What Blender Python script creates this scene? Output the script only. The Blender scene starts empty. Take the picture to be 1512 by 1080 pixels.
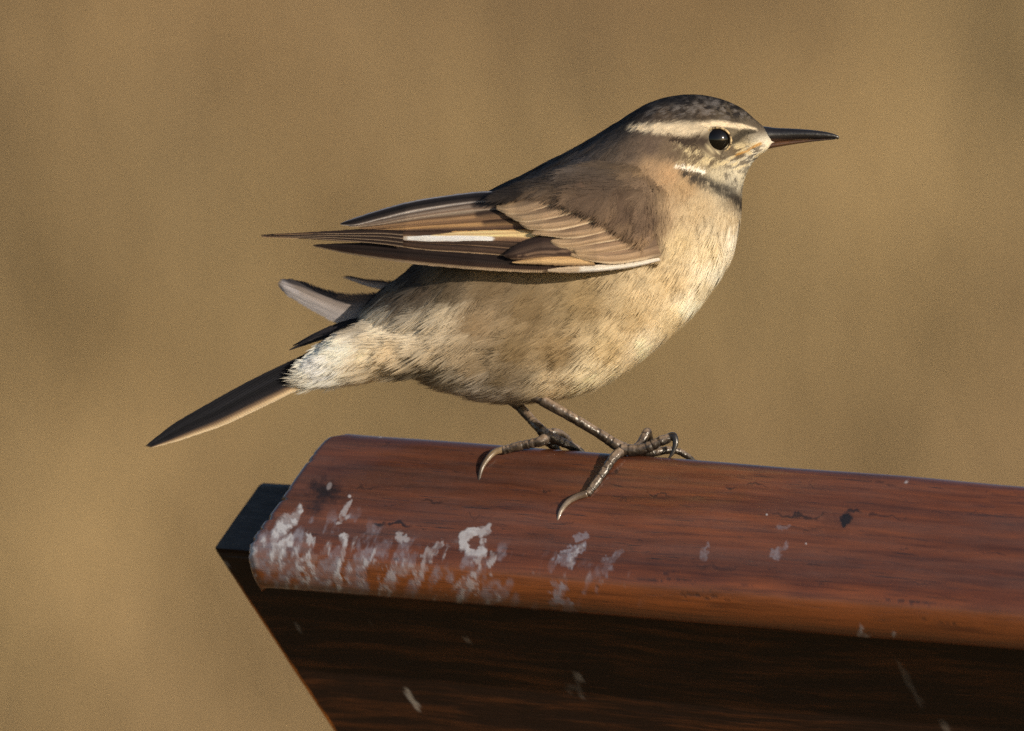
import bpy, bmesh, math, random
import numpy as np
from mathutils import Vector, Matrix

# ------------------------------------------------------------------ camera, sky, sun, exposure
S = 0.00016                 # metres per photograph pixel at the bird
H = 1.05                    # height of the picture centre above the ground
DIST = 4.032
PITCH = math.radians(5.0)
SP, CP = math.sin(PITCH), math.cos(PITCH)
scene = bpy.context.scene
COL = scene.collection
cam_d = bpy.data.cameras.new("camera")
cam_d.lens = 600.0
cam_d.sensor_width = 36.0
cam_d.clip_start = 0.05
cam_d.clip_end = 600.0
cam_d.dof.use_dof = True
cam_d.dof.focus_distance = DIST - 0.011
cam_d.dof.aperture_fstop = 12.0
cam = bpy.data.objects.new("camera", cam_d)
COL.objects.link(cam)
cam.location = (0.0, -DIST * CP, H + DIST * SP)
cam.rotation_euler = (math.pi / 2 - PITCH, 0, 0)
scene.camera = cam

SUN_AZ = math.radians(46.0)     # to the right of the viewing direction, on the camera's side
SUN_EL = math.radians(17.0)
sun_vec = Vector((math.sin(SUN_AZ) * math.cos(SUN_EL), -math.cos(SUN_AZ) * math.cos(SUN_EL), math.sin(SUN_EL)))
world = bpy.data.worlds.new("World")
scene.world = world
world.use_nodes = True
wn = world.node_tree.nodes
wl = world.node_tree.links
sky = wn.new("ShaderNodeTexSky")
sky.sky_type = 'NISHITA'
sky.sun_disc = False
sky.sun_elevation = SUN_EL
sky.sun_rotation = math.atan2(sun_vec.x, sun_vec.y)
bg = wn["Background"]
bg.inputs["Strength"].default_value = 0.095
wl.new(sky.outputs[0], bg.inputs["Color"])
sun_d = bpy.data.lights.new("sun", 'SUN')
sun_d.energy = 5.0
sun_d.angle = math.radians(0.5)
sun_d.color = (1.0, 0.86, 0.67)
sun = bpy.data.objects.new("sun", sun_d)
COL.objects.link(sun)
sun.rotation_euler = (-sun_vec).to_track_quat('-Z', 'Y').to_euler()
sun.location = (2, -3, 4)
vs = scene.view_settings
vs.view_transform = 'Standard'
vs.look = 'None'
vs.exposure = 0.28
vs.gamma = 1.0
vs.use_curve_mapping = False

# ------------------------------------------------------------------ maths helpers
rng = np.random.default_rng(7)
CAM = np.array(cam.location)
RIGHT = np.array([1.0, 0, 0])
UP = np.array([0, SP, CP])
FWD = np.array([0, CP, -SP])


def project(P):
    """world points (n,3) to photograph pixels"""
    q = np.asarray(P, float) - CAM
    d = q @ FWD
    k = DIST / d / S
    return 756 + (q @ RIGHT) * k, 540 - (q @ UP) * k


def ray(px, py):
    d = FWD * DIST + RIGHT * (px - 756) * S + UP * (540 - py) * S
    return d / np.linalg.norm(d)


def M(px, py, Y):
    """bird model units (photo pixels): point at depth Y seen at px,py"""
    px = np.asarray(px, float); py = np.asarray(py, float); Y = np.asarray(Y, float)
    px, py, Y = np.broadcast_arrays(px, py, Y)
    return np.stack([px - 756, Y, ((540 - py) - Y * SP) / CP], -1)


def to_world(P):
    return np.asarray(P, float) * S + np.array([0, 0, H])


def srgb(c):
    c = np.asarray(c, float) / 255.0
    return np.where(c <= 0.04045, c / 12.92, ((c + 0.055) / 1.055) ** 2.4)


def catmull(pts, n):
    """smooth resample of control rows (m,k) to n rows, uniform parameter"""
    P = np.asarray(pts, float)
    m = len(P)
    t = np.linspace(0, m - 1, n)
    i = np.clip(np.floor(t).astype(int), 0, m - 2)
    f = (t - i)[:, None]
    Pe = np.vstack([2 * P[0] - P[1], P, 2 * P[-1] - P[-2]])
    p0, p1, p2, p3 = Pe[i], Pe[i + 1], Pe[i + 2], Pe[i + 3]
    return 0.5 * (2 * p1 + (p2 - p0) * f + (2 * p0 - 5 * p1 + 4 * p2 - p3) * f ** 2 + (3 * p1 - p0 - 3 * p2 + p3) * f ** 3)


def arclen(pts, n, smooth=True):
    """resample a polyline evenly by length"""
    P = catmull(pts, 160) if smooth and len(pts) > 2 else np.asarray(pts, float)
    d = np.r_[0, np.cumsum(np.linalg.norm(np.diff(P, axis=0), axis=1))]
    t = np.linspace(0, d[-1], n)
    return np.stack([np.interp(t, d, P[:, k]) for k in range(P.shape[1])], -1)


def _hash(ix, iy, iz, seed):
    h = (ix.astype(np.int64) * 374761393 + iy.astype(np.int64) * 668265263 + iz.astype(np.int64) * 2147483647 + seed * 1274126177) & 0xFFFFFFFF
    h = ((h ^ (h >> 13)) * 1274126177) & 0xFFFFFFFF
    h = (h ^ (h >> 16)) & 0xFFFFFFFF
    return h / 4294967295.0


def vnoise(x, y, z=0.0, seed=0):
    x, y, z = np.broadcast_arrays(np.asarray(x, float), np.asarray(y, float), np.asarray(z, float))
    ix, iy, iz = np.floor(x), np.floor(y), np.floor(z)
    fx, fy, fz = x - ix, y - iy, z - iz
    u, v, w = [f * f * (3 - 2 * f) for f in (fx, fy, fz)]
    r = 0
    for a in (0, 1):
        for b in (0, 1):
            for c in (0, 1):
                r = r + _hash(ix + a, iy + b, iz + c, seed) * np.where(a, u, 1 - u) * np.where(b, v, 1 - v) * np.where(c, w, 1 - w)
    return r


def fbm(x, y, z=0.0, seed=0, octv=4):
    r = 0; a = 0.5; tot = 0
    for o in range(octv):
        r = r + a * vnoise(np.asarray(x) * 2 ** o, np.asarray(y) * 2 ** o, np.asarray(z) * 2 ** o, seed + o)
        tot += a; a *= 0.5
    return r / tot


def sstep(a, b, x):
    t = np.clip((np.asarray(x, float) - a) / (b - a), 0, 1)
    return t * t * (3 - 2 * t)


def seg_dist(px, py, line):
    """distance to a polyline and the parameter 0..1 along it"""
    px = np.asarray(px, float); py = np.asarray(py, float)
    best = np.full(px.shape, 1e9); bt = np.zeros(px.shape)
    L = np.asarray(line, float)
    n = len(L) - 1
    for i in range(n):
        ax, ay = L[i][:2]; bx, by = L[i + 1][:2]
        dx, dy = bx - ax, by - ay
        t = np.clip(((px - ax) * dx + (py - ay) * dy) / (dx * dx + dy * dy + 1e-9), 0, 1)
        d = np.hypot(px - ax - t * dx, py - ay - t * dy)
        m = d < best
        best = np.where(m, d, best); bt = np.where(m, (i + t) / n, bt)
    return best, bt


def in_poly(px, py, poly):
    px = np.asarray(px, float); py = np.asarray(py, float)
    r = np.zeros(px.shape, bool)
    n = len(poly)
    for i in range(n):
        x1, y1 = poly[i]; x2, y2 = poly[(i + 1) % n]
        c = ((y1 > py) != (y2 > py)) & (px < (x2 - x1) * (py - y1) / (y2 - y1 + 1e-12) + x1)
        r ^= c
    return r


# ------------------------------------------------------------------ mesh helpers
def mesh_np(name, V, F, mat, parent=None, color=None, floats=None, smooth=True, uv=None, normals=None, loc=None):
    """V (n,3) world coordinates; F a list of (m,k) face arrays"""
    V = np.asarray(V, np.float64)
    me = bpy.data.meshes.new(name)
    if not isinstance(F, (list, tuple)):
        F = [F]
    F = [np.asarray(f, np.int32) for f in F if len(f)]
    nl = sum(f.size for f in F); nf = sum(len(f) for f in F)
    org = np.asarray(loc if loc is not None else (0, 0, 0), float)
    me.vertices.add(len(V)); me.vertices.foreach_set("co", (V - org).astype(np.float32).ravel())
    me.loops.add(nl); me.loops.foreach_set("vertex_index", np.concatenate([f.ravel() for f in F]))
    tot = np.concatenate([np.full(len(f), f.shape[1], np.int32) for f in F])
    me.polygons.add(nf)
    me.polygons.foreach_set("loop_start", np.r_[0, np.cumsum(tot)[:-1]].astype(np.int32))
    me.polygons.foreach_set("use_smooth", np.full(nf, smooth))
    me.update(calc_edges=True)
    if color is not None:
        a = me.attributes.new("Col", 'FLOAT_COLOR', 'POINT')
        c = np.ones((len(V), 4), np.float32); c[:, :3] = color
        a.data.foreach_set("color", c.ravel())
    for k, v in (floats or {}).items():
        a = me.attributes.new(k, 'FLOAT', 'POINT')
        a.data.foreach_set("value", np.asarray(v, np.float32))
    if uv is not None:
        a = me.attributes.new("FUV", 'FLOAT_VECTOR', 'POINT')
        c = np.zeros((len(V), 3), np.float32); c[:, :2] = uv
        a.data.foreach_set("vector", c.ravel())
    if normals is not None:
        me.normals_split_custom_set_from_vertices(np.asarray(normals, np.float32).tolist())
    if mat is not None:
        for m in (mat if isinstance(mat, (list, tuple)) else [mat]):
            me.materials.append(m)
    ob = bpy.data.objects.new(name, me)
    COL.objects.link(ob)
    ob.location = org
    if parent is not None:
        ob.parent = parent
        ob.matrix_parent_inverse = Matrix.Translation(-parent_world(parent))
    return ob


def parent_world(o):
    v = Vector(o.location)
    if o.parent is not None:
        v = v  # locations are kept in world terms by the parent inverse
    return v


def grid_faces(nu, nv, wrap=False, off=0, flip=False):
    a = np.arange(nu - 1)[:, None] * nv
    j = np.arange(nv if wrap else nv - 1)[None, :]
    j2 = (j + 1) % nv
    q = np.stack([a + j, a + j2, a + nv + j2, a + nv + j], -1).reshape(-1, 4) + off
    return q[:, ::-1] if flip else q


def tri(F):
    out = []
    for f in F:
        f = np.asarray(f)
        if f.shape[1] == 4:
            out.append(f[:, [0, 1, 2]]); out.append(f[:, [0, 2, 3]])
        else:
            out.append(f)
    return np.vstack(out)


def empty(name, loc, parent=None):
    o = bpy.data.objects.new(name, None)
    o.empty_display_size = 0.02
    COL.objects.link(o)
    o.location = loc
    return o


# ------------------------------------------------------------------ material helpers
class NT:
    def __init__(self, name):
        self.m = bpy.data.materials.new(name)
        self.m.use_nodes = True
        self.t = self.m.node_tree
        self.n = self.t.nodes
        self.b = self.n["Principled BSDF"]

    def new(self, kind, **kw):
        nd = self.n.new("ShaderNode" + kind)
        for k, v in kw.items():
            if hasattr(nd, k):
                setattr(nd, k, v)
            else:
                nd.inputs[k].default_value = v
        return nd

    def link(self, a, b):
        self.t.links.new(a, b)

    def set(self, **kw):
        for k, v in kw.items():
            self.b.inputs[k.replace("_", " ")].default_value = v

    def attr(self, name):
        a = self.new("Attribute"); a.attribute_name = name
        return a

    def noise(self, vec, scale, detail=4, rough=0.55, dist=0.0):
        nd = self.new("TexNoise")
        nd.inputs["Scale"].default_value = scale; nd.inputs["Detail"].default_value = detail
        nd.inputs["Roughness"].default_value = rough; nd.inputs["Distortion"].default_value = dist
        if vec is not None:
            self.link(vec, nd.inputs["Vector"])
        return nd

    def mapping(self, vec, scale=(1, 1, 1), loc=(0, 0, 0), rot=(0, 0, 0)):
        nd = self.new("Mapping")
        nd.inputs["Scale"].default_value = scale; nd.inputs["Location"].default_value = loc; nd.inputs["Rotation"].default_value = rot
        self.link(vec, nd.inputs["Vector"])
        return nd.outputs[0]

    def ramp(self, fac, stops):
        nd = self.new("ValToRGB")
        e = nd.color_ramp.elements
        while len(e) < len(stops):
            e.new(0.5)
        for el, (p, c) in zip(e, stops):
            el.position = p
            el.color = (*c, 1) if len(c) == 3 else c
        self.link(fac, nd.inputs[0])
        return nd

    def mix(self, fac, a, b, blend='MIX'):
        nd = self.new("Mix"); nd.data_type = 'RGBA'; nd.blend_type = blend
        for sock, v in ((nd.inputs[0], fac), (nd.inputs[6], a), (nd.inputs[7], b)):
            if hasattr(v, "links"):
                self.link(v, sock)
            elif isinstance(v, (int, float)):
                sock.default_value = v
            else:
                sock.default_value = (*v, 1) if len(v) == 3 else v
        return nd.outputs[2]

    def math(self, op, a, b=0.0, clamp=False):
        nd = self.new("Math"); nd.operation = op; nd.use_clamp = clamp
        for sock, v in ((nd.inputs[0], a), (nd.inputs[1], b)):
            if hasattr(v, "links"):
                self.link(v, sock)
            else:
                sock.default_value = v
        return nd.outputs[0]

    def bump(self, height, strength, dist):
        nd = self.new("Bump")
        nd.inputs["Strength"].default_value = strength; nd.inputs["Distance"].default_value = dist
        self.link(height, nd.inputs["Height"])
        self.link(nd.outputs[0], self.b.inputs["Normal"])
        return nd


# plumage: colour comes from the feathers themselves
def mat_plumage():
    t = NT("plumage")
    a = t.attr("Col")
    t.link(a.outputs["Color"], t.b.inputs["Base Color"])
    t.set(Roughness=0.75)
    t.b.inputs["Specular IOR Level"].default_value = 0.18
    tr = t.new("BsdfTranslucent"); t.link(a.outputs["Color"], tr.inputs[0])
    mx = t.new("MixShader"); mx.inputs[0].default_value = 0.34
    t.link(t.b.outputs[0], mx.inputs[1]); t.link(tr.outputs[0], mx.inputs[2])
    t.link(mx.outputs[0], t.n["Material Output"].inputs["Surface"])
    return t.m


def mat_vane():
    t = NT("feather_vane")
    a = t.attr("Col"); u = t.attr("FUV")
    fine = t.noise(t.mapping(u.outputs["Vector"], (6, 90, 1)), 1.0, 4, 0.65)
    col = t.mix(0.75, a.outputs["Color"], t.ramp(fine.outputs[0], [(0.25, (0.6, 0.6, 0.6)), (0.72, (1.3, 1.3, 1.3))]).outputs[0], 'MULTIPLY')
    t.link(col, t.b.inputs["Base Color"])
    t.set(Roughness=0.6)
    t.b.inputs["Specular IOR Level"].default_value = 0.14
    sep = t.new("SeparateXYZ"); t.link(u.outputs["Vector"], sep.inputs[0])
    # barbs slant away from the shaft
    ab = t.math('ABSOLUTE', t.math('SUBTRACT', sep.outputs[1], 0.5))
    ph = t.math('ADD', t.math('MULTIPLY', sep.outputs[0], 420.0), t.math('MULTIPLY', ab, -90.0))
    barb = t.math('SINE', ph)
    h = t.math('ADD', t.math('MULTIPLY', barb, 0.4), fine.outputs[0])
    t.bump(h, 0.5, 0.00012)
    tr = t.new('BsdfTranslucent'); t.link(col, tr.inputs[0])
    mx = t.new('MixShader'); mx.inputs[0].default_value = 0.28
    t.link(t.b.outputs[0], mx.inputs[1]); t.link(tr.outputs[0], mx.inputs[2])
    # the barbs come apart at the edges and the tip
    op = t.attr('Open').outputs['Fac']; al = t.attr('Along').outputs['Fac']
    e = t.math('SUBTRACT', 1.0, t.math('MULTIPLY', ab, 2.0))
    tip = t.math('MULTIPLY', t.math('SUBTRACT', 1.0, al), 3.0)
    e = t.math('MINIMUM', e, t.math('ADD', tip, 0.02))
    cmb = t.new('CombineXYZ'); t.link(t.math('ADD', t.math('MULTIPLY', sep.outputs[0], 150.0), t.math('MULTIPLY', ab, -34.0)), cmb.inputs[0]); t.link(t.math('MULTIPLY', sep.outputs[1], 3.0), cmb.inputs[1])
    bn = t.noise(cmb.outputs[0], 1.0, 2)
    q = t.math('ADD', t.math('DIVIDE', e, op), t.math('MULTIPLY', t.math('SUBTRACT', bn.outputs[0], 0.5), 2.2))
    q = t.math('MULTIPLY', q, 1.6, True)
    tp = t.new('BsdfTransparent'); m2 = t.new('MixShader')
    t.link(q, m2.inputs[0]); t.link(tp.outputs[0], m2.inputs[1]); t.link(mx.outputs[0], m2.inputs[2])
    t.link(m2.outputs[0], t.n['Material Output'].inputs['Surface'])
    return t.m


def mat_skin_leg():
    t = NT("leg_scales")
    a = t.attr("Col")
    tc = t.new("TexCoord")
    n = t.noise(tc.outputs["Object"], 1600, 3)
    col = t.mix(0.6, a.outputs["Color"], t.ramp(n.outputs[0], [(0.3, (0.45, 0.43, 0.42)), (0.75, (1.3, 1.28, 1.25))]).outputs[0], 'MULTIPLY')
    t.link(col, t.b.inputs["Base Color"])
    t.set(Roughness=0.3)
    vor = t.new("TexVoronoi"); vor.inputs["Scale"].default_value = 900
    t.link(tc.outputs["Object"], vor.inputs["Vector"])
    h = t.math('ADD', vor.outputs["Distance"], t.math('MULTIPLY', n.outputs[0], 0.5))
    t.bump(h, 0.6, 0.0003)
    return t.m


def mat_simple(name, col, rough=0.5, spec=0.5, coat=0.0):
    t = NT(name)
    t.set(Base_Color=(*col, 1), Roughness=rough)
    t.b.inputs["Specular IOR Level"].default_value = spec
    t.b.inputs["Coat Weight"].default_value = coat
    return t.m


def mat_attr(name, rough, spec=0.5, coat=0.0, bumpscale=0, bumpd=0.0):
    t = NT(name)
    a = t.attr("Col")
    t.link(a.outputs["Color"], t.b.inputs["Base Color"])
    t.set(Roughness=rough)
    t.b.inputs["Specular IOR Level"].default_value = spec
    t.b.inputs["Coat Weight"].default_value = coat
    if bumpscale:
        tc = t.new("TexCoord")
        t.bump(t.noise(tc.outputs["Object"], bumpscale, 4).outputs[0], 0.5, bumpd)
    return t.m


def mat_rail():
    t = NT("varnished_red_wood")
    tc = t.new("TexCoord"); ob = tc.outputs["Object"]
    warp = t.noise(t.mapping(ob, (14, 60, 60)), 1.0, 3)
    add = t.new("VectorMath"); add.operation = 'MULTIPLY_ADD'
    t.link(warp.outputs["Color"], add.inputs[0]); add.inputs[1].default_value = (0.004, 0.0045, 0.0045); t.link(ob, add.inputs[2])
    w = add.outputs[0]
    streak = t.noise(t.mapping(w, (38, 900, 900)), 1.0, 5, 0.6)
    fine = t.noise(t.mapping(w, (130, 3200, 3200)), 1.0, 3, 0.6)
    broad = t.noise(t.mapping(w, (12, 170, 170)), 1.0, 3, 0.5)
    pore = t.noise(t.mapping(w, (70, 1500, 1500), (3, 1, 2)), 1.0, 4, 0.65)
    base = t.ramp(broad.outputs[0], [(0.30, (0.052, 0.0155, 0.0068)), (0.52, (0.088, 0.0255, 0.0092)), (0.75, (0.145, 0.042, 0.0125))]).outputs[0]
    st = t.ramp(streak.outputs[0], [(0.30, (0.42, 0.36, 0.34)), (0.5, (0.95, 0.95, 0.95)), (0.72, (1.25, 1.2, 1.15))]).outputs[0]
    c = t.mix(0.85, base, st, 'MULTIPLY')
    c = t.mix(0.45, c, t.ramp(fine.outputs[0], [(0.3, (0.6, 0.6, 0.6)), (0.7, (1.2, 1.2, 1.2))]).outputs[0], 'MULTIPLY')
    dark = t.ramp(pore.outputs[0], [(0.31, (1, 1, 1)), (0.39, (0, 0, 0))]).outputs[0]
    c = t.mix(dark, c, (0.016, 0.006, 0.005))
    c = t.mix(t.math('MULTIPLY', t.attr('EdgeGlow').outputs['Fac'], 0.42), c, t.mix(0.8, (0.235, 0.066, 0.012), st, 'MULTIPLY'))
    knot = t.attr("Knot").outputs["Fac"]
    c = t.mix(knot, c, (0.006, 0.005, 0.006))
    film = t.attr("Film").outputs["Fac"]
    c = t.mix(t.attr('SkySheen').outputs['Fac'], c, (0.115, 0.08, 0.076))
    c = t.mix(film, c, (0.175, 0.175, 0.225))
    drop = t.attr("Drop").outputs["Fac"]
    c = t.mix(drop, c, (0.33, 0.335, 0.38))
    t.link(c, t.b.inputs["Base Color"])
    dry = t.math('MAXIMUM', drop, film)
    wear = t.noise(ob, 90, 4)
    r = t.math('ADD', t.math('MULTIPLY', wear.outputs[0], 0.22), 0.27)
    r = t.math('ADD', r, t.math('MULTIPLY', dry, 0.4), True)
    t.link(r, t.b.inputs["Roughness"])
    t.b.inputs["Specular IOR Level"].default_value = 0.55
    t.b.inputs["Coat Weight"].default_value = 0.6
    t.b.inputs["Coat Roughness"].default_value = 0.2
    h = t.math('ADD', t.math('MULTIPLY', streak.outputs[0], 0.8), t.math('MULTIPLY', fine.outputs[0], 0.35))
    h = t.math('ADD', h, t.math('MULTIPLY', drop, 0.45))
    h = t.math('SUBTRACT', h, t.math('MULTIPLY', dark, 0.5))
    h = t.math('SUBTRACT', h, t.math('MULTIPLY', knot, 0.8))
    t.bump(h, 0.35, 0.00035)
    return t.m


def mat_dark_wood():
    t = NT("dark_stained_wood")
    tc = t.new("TexCoord"); ob = tc.outputs["Object"]
    warp = t.noise(t.mapping(ob, (9, 40, 40)), 1.0, 3)
    add = t.new("VectorMath"); add.operation = 'MULTIPLY_ADD'
    t.link(warp.outputs["Color"], add.inputs[0]); add.inputs[1].default_value = (0.01, 0.012, 0.012); t.link(ob, add.inputs[2])
    w = add.outputs[0]
    streak = t.noise(t.mapping(w, (26, 420, 420)), 1.0, 5, 0.62)
    fine = t.noise(t.mapping(w, (90, 1600, 1600)), 1.0, 4, 0.6)
    patch = t.noise(t.mapping(w, (9, 22, 22), (0.3, 0.1, 0)), 1.0, 3, 0.5)
    lite = t.ramp(streak.outputs[0], [(0.47, (0, 0, 0)), (0.78, (1, 1, 1))]).outputs[0]
    pm = t.ramp(patch.outputs[0], [(0.30, (0.2, 0.2, 0.2)), (0.6, (1, 1, 1))]).outputs[0]
    f = t.mix(1.0, lite, pm, 'MULTIPLY')
    c = t.mix(f, (0.0135, 0.0046, 0.0019), (0.085, 0.027, 0.0072))
    c = t.mix(0.6, c, t.ramp(fine.outputs[0], [(0.3, (0.45, 0.45, 0.45)), (0.7, (1.35, 1.35, 1.35))]).outputs[0], 'MULTIPLY')
    rim_glow = t.attr("RimGlow").outputs["Fac"]
    c = t.mix(rim_glow, c, (0.55, 0.17, 0.022))
    drop = t.attr("Drop").outputs["Fac"]
    c = t.mix(drop, c, (0.33, 0.30, 0.27))
    t.link(c, t.b.inputs["Base Color"])
    t.set(Roughness=0.48)
    t.b.inputs["Specular IOR Level"].default_value = 0.4
    h = t.math('ADD', streak.outputs[0], t.math('MULTIPLY', fine.outputs[0], 0.5))
    t.bump(h, 0.5, 0.0005)
    return t.m


def mat_grey_wood():
    t = NT("weathered_black_wood")
    tc = t.new("TexCoord"); ob = tc.outputs["Object"]
    n = t.noise(t.mapping(ob, (200, 900, 900)), 1.0, 5, 0.65)
    sp = t.noise(ob, 2200, 2, 0.6)
    c = t.ramp(n.outputs[0], [(0.3, (0.016, 0.016, 0.0165)), (0.7, (0.05, 0.05, 0.053))]).outputs[0]
    c = t.mix(t.ramp(sp.outputs[0], [(0.66, (0, 0, 0)), (0.75, (0.6, 0.6, 0.6))]).outputs[0], c, (0.06, 0.06, 0.065))
    t.link(c, t.b.inputs["Base Color"])
    t.set(Roughness=0.62)
    t.bump(n.outputs[0], 0.6, 0.0005)
    return t.m


M_PLUM = mat_plumage()
M_VANE = mat_vane()
M_LEG = mat_skin_leg()
M_RAIL = mat_rail()
M_DARK = mat_dark_wood()
M_GREY = mat_grey_wood()
M_CLAW = mat_attr("claw_horn", 0.3, 0.5, 0.2, 1500, 0.0001)
M_BILL = mat_attr("bill_horn", 0.34, 0.5, 0.15, 900, 0.0002)
M_EYE = mat_simple("eye_dark_gloss", (0.004, 0.003, 0.002), 0.09, 0.5, 0.0)

# ------------------------------------------------------------------ ground: a dry grassy bank behind the perch
def bank_z(x, y):
    base = 0.0 + 0.0 * x
    rise = sstep(5.0, 30.0, y) * 6.0
    far = np.maximum(np.asarray(y, float) - 30.0, 0) * 0.20
    return base + rise + far + (fbm(x * 0.35 + 9, y * 0.35, seed=3) - 0.5) * 0.10 * sstep(1.5, 6, y)


def mat_ground():
    t = NT("dry_earth")
    tc = t.new("TexCoord"); ob = tc.outputs["Object"]
    big = t.noise(ob, 1.2, 4)
    fine = t.noise(ob, 28, 5, 0.65)
    c = t.ramp(big.outputs[0], [(0.3, (0.19, 0.135, 0.07)), (0.7, (0.30, 0.215, 0.112))]).outputs[0]
    c = t.mix(0.6, c, t.ramp(fine.outputs[0], [(0.3, (0.5, 0.5, 0.5)), (0.7, (1.3, 1.3, 1.3))]).outputs[0], 'MULTIPLY')
    t.link(c, t.b.inputs["Base Color"])
    t.set(Roughness=0.95)
    t.b.inputs["Specular IOR Level"].default_value = 0.1
    t.bump(fine.outputs[0], 0.8, 0.03)
    return t.m


gx = np.r_[np.linspace(-260, -8, 40), np.linspace(-7.6, 7.6, 90), np.linspace(8, 260, 40)]
gy = np.r_[np.linspace(-120, -6, 24), np.linspace(-5.5, 30, 150), np.linspace(31, 330, 50)]
GX, GY = np.meshgrid(gx, gy, indexing='ij')
GV = np.stack([GX, GY, bank_z(GX, GY)], -1).reshape(-1, 3)
ground = mesh_np("ground", GV, grid_faces(len(gx), len(gy), flip=True), mat_ground())
ground["kind"] = "structure"

# dry grass: blades in tufts, straw, russet and olive patches
def make_grass():
    n = 105000
    y = 3.0 + 24.0 * rng.random(n) ** 1.15
    half = 2.5 + 0.25 * y
    x = (rng.random(n) * 2 - 1) * half
    # gather into tufts
    cx = x + (vnoise(x * 5, y * 5, seed=21) - 0.5) * 0.25
    x = cx
    z = bank_z(x, y)
    h = (0.10 + 0.22 * rng.random(n)) * (0.6 + 0.9 * fbm(x * 1.7, y * 1.7, seed=11))
    ang = rng.random(n) * 2 * np.pi
    lean = (0.15 + 0.55 * rng.random(n)) * h
    tip = np.stack([x + np.cos(ang) * lean, y + np.sin(ang) * lean, z + h], -1)
    root = np.stack([x, y, z - 0.01], -1)
    mid = root * 0.5 + tip * 0.5 + np.array([0, 0, 1]) * (h * 0.14)[:, None]
    wv = np.stack([-np.sin(ang * 1.7), np.cos(ang * 1.7) * 0.3, np.zeros(n)], -1) * (0.004 + 0.004 * rng.random(n))[:, None]
    V = np.stack([root - wv, root + wv, mid - wv * 0.8, mid + wv * 0.8, tip], 1).reshape(-1, 3)
    b = np.arange(n)[:, None] * 5
    Q = b + np.array([0, 1, 3, 2]); T = b + np.array([2, 3, 4])
    p = 0.5 + (fbm(x * 1.0 + 4, y * 0.7, seed=31, octv=3) - 0.5) * 0.6
    q = fbm(x * 2.1, y * 1.1 + 7, seed=37, octv=3)
    straw = np.array([0.445, 0.315, 0.160]); russet = np.array([0.225, 0.150, 0.078]); olive = np.array([0.24, 0.20, 0.092])
    # patches of taller straw and of darker tussock on the bank
    for wx, wy, rx, ry, am in ((-0.26, 9.0, 0.16, 0.35, 0.16), (-0.36, 8.45, 0.12, 0.22, -0.18), (-0.30, 7.3, 0.2, 0.4, 0.16), (-0.02, 9.3, 0.16, 0.4, -0.16), (0.42, 9.1, 0.18, 0.35, 0.17), (0.22, 8.5, 0.16, 0.3, 0.18), (-0.1, 8.3, 0.2, 0.3, 0.04)):
        p = p + am * np.exp(-((x - wx) / rx) ** 2 - ((y - wy) / ry) ** 2)
    f = sstep(0.20, 0.80, p)[:, None]; g = (sstep(0.4, 0.75, q) * 0.3)[:, None]
    c = russet * (1 - f) + straw * f
    c = c * (1 - g) + olive * g
    c = c * 0.84 * (0.75 + 0.5 * rng.random(n))[:, None]
    C = np.repeat(c, 5, 0)
    t = NT("dry_grass")
    a = t.attr("Col"); t.link(a.outputs["Color"], t.b.inputs["Base Color"]); t.set(Roughness=0.7)
    t.b.inputs["Specular IOR Level"].default_value = 0.2
    o = mesh_np("dry_grass", V, [Q, T], t.m, color=C)
    o["kind"] = "stuff"
    o["label"] = "blurred dry brown grass covering the bank behind the bird"
    o["category"] = "grass"
    return o


make_grass()

# ------------------------------------------------------------------ the wooden perch
YAW = math.radians(20)
a_ax = np.array([math.cos(YAW), -math.sin(YAW), -0.043]); a_ax /= np.linalg.norm(a_ax)
TILT = math.radians(50)
d_ax = np.array([-math.sin(YAW) * math.cos(TILT), -math.cos(YAW) * math.cos(TILT), -math.sin(TILT)])
d_ax -= a_ax * (d_ax @ a_ax); d_ax /= np.linalg.norm(d_ax)
n_ax = np.cross(a_ax, -d_ax); n_ax /= np.linalg.norm(n_ax)
RT, RB, TH = 0.0052, 0.0085, 0.0165


def rail_profile(Wf, nf=150):
    pr = [(0.0, -TH), (0.0, -TH * 0.7), (0.0, -RT - 0.001)]
    for k in range(0, 15):
        t = math.pi - (math.pi / 2) * k / 14
        pr.append((RT + RT * math.cos(t), -RT + RT * math.sin(t)))
    for k in range(1, nf):
        d = RT + (Wf - RB - RT) * k / nf
        pr.append((d, 0.0008 * math.sin(math.pi * k / nf)))
    for k in range(0, 25):
        t = math.pi / 2 - (math.pi / 2) * 1.15 * k / 24
        pr.append((Wf - RB + RB * math.cos(t), -RB + RB * math.sin(t)))
    pr.append((Wf - 0.004, -TH))
    return np.array(pr)


O = to_world(M(925, 672, -45))
WF = 0.05
for it in range(12):
    pr = rail_profile(WF)
    P = O + pr[:, :1] * d_ax + pr[:, 1:] * n_ax
    # follow each profile point along the rail to where it is seen at px = 925
    x_, y_ = project(P)
    y_ = y_ - (x_ - 925) * 0.081
    O = O + np.array([0, 0, (y_.min() - 672.0) * S * -1 * -1])
    WF += (912.0 - 672.0 - (y_.max() - y_.min())) * S * 0.9
pr = rail_profile(WF)


def on_plane(px, py, noff):
    r = ray(px, py)
    p0 = O + n_ax * noff
    k = ((p0 - CAM) @ n_ax) / (r @ n_ax)
    return CAM + r * k


def ld(P):
    q = np.asarray(P) - O
    return q @ a_ax, q @ d_ax


out_px = [(497, 636), (478, 643), (462, 662), (437, 700), (412, 738), (388, 768), (366, 796), (361, 812), (364, 842), (371, 862), (382, 869)]
ol = np.array([ld(on_plane(x, y, 0)) for x, y in out_px])
L_RIGHT = 0.62


def start_l(d):
    return np.interp(d, ol[:, 1], ol[:, 0])


trough = empty("wooden_trough", (float(O[0] + 0.2), float(O[1] + 0.03), 0.0))
trough["label"] = "reddish varnished wooden rail with white droppings capping a dark tapered wooden box"
trough["category"] = "wooden rail"


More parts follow.
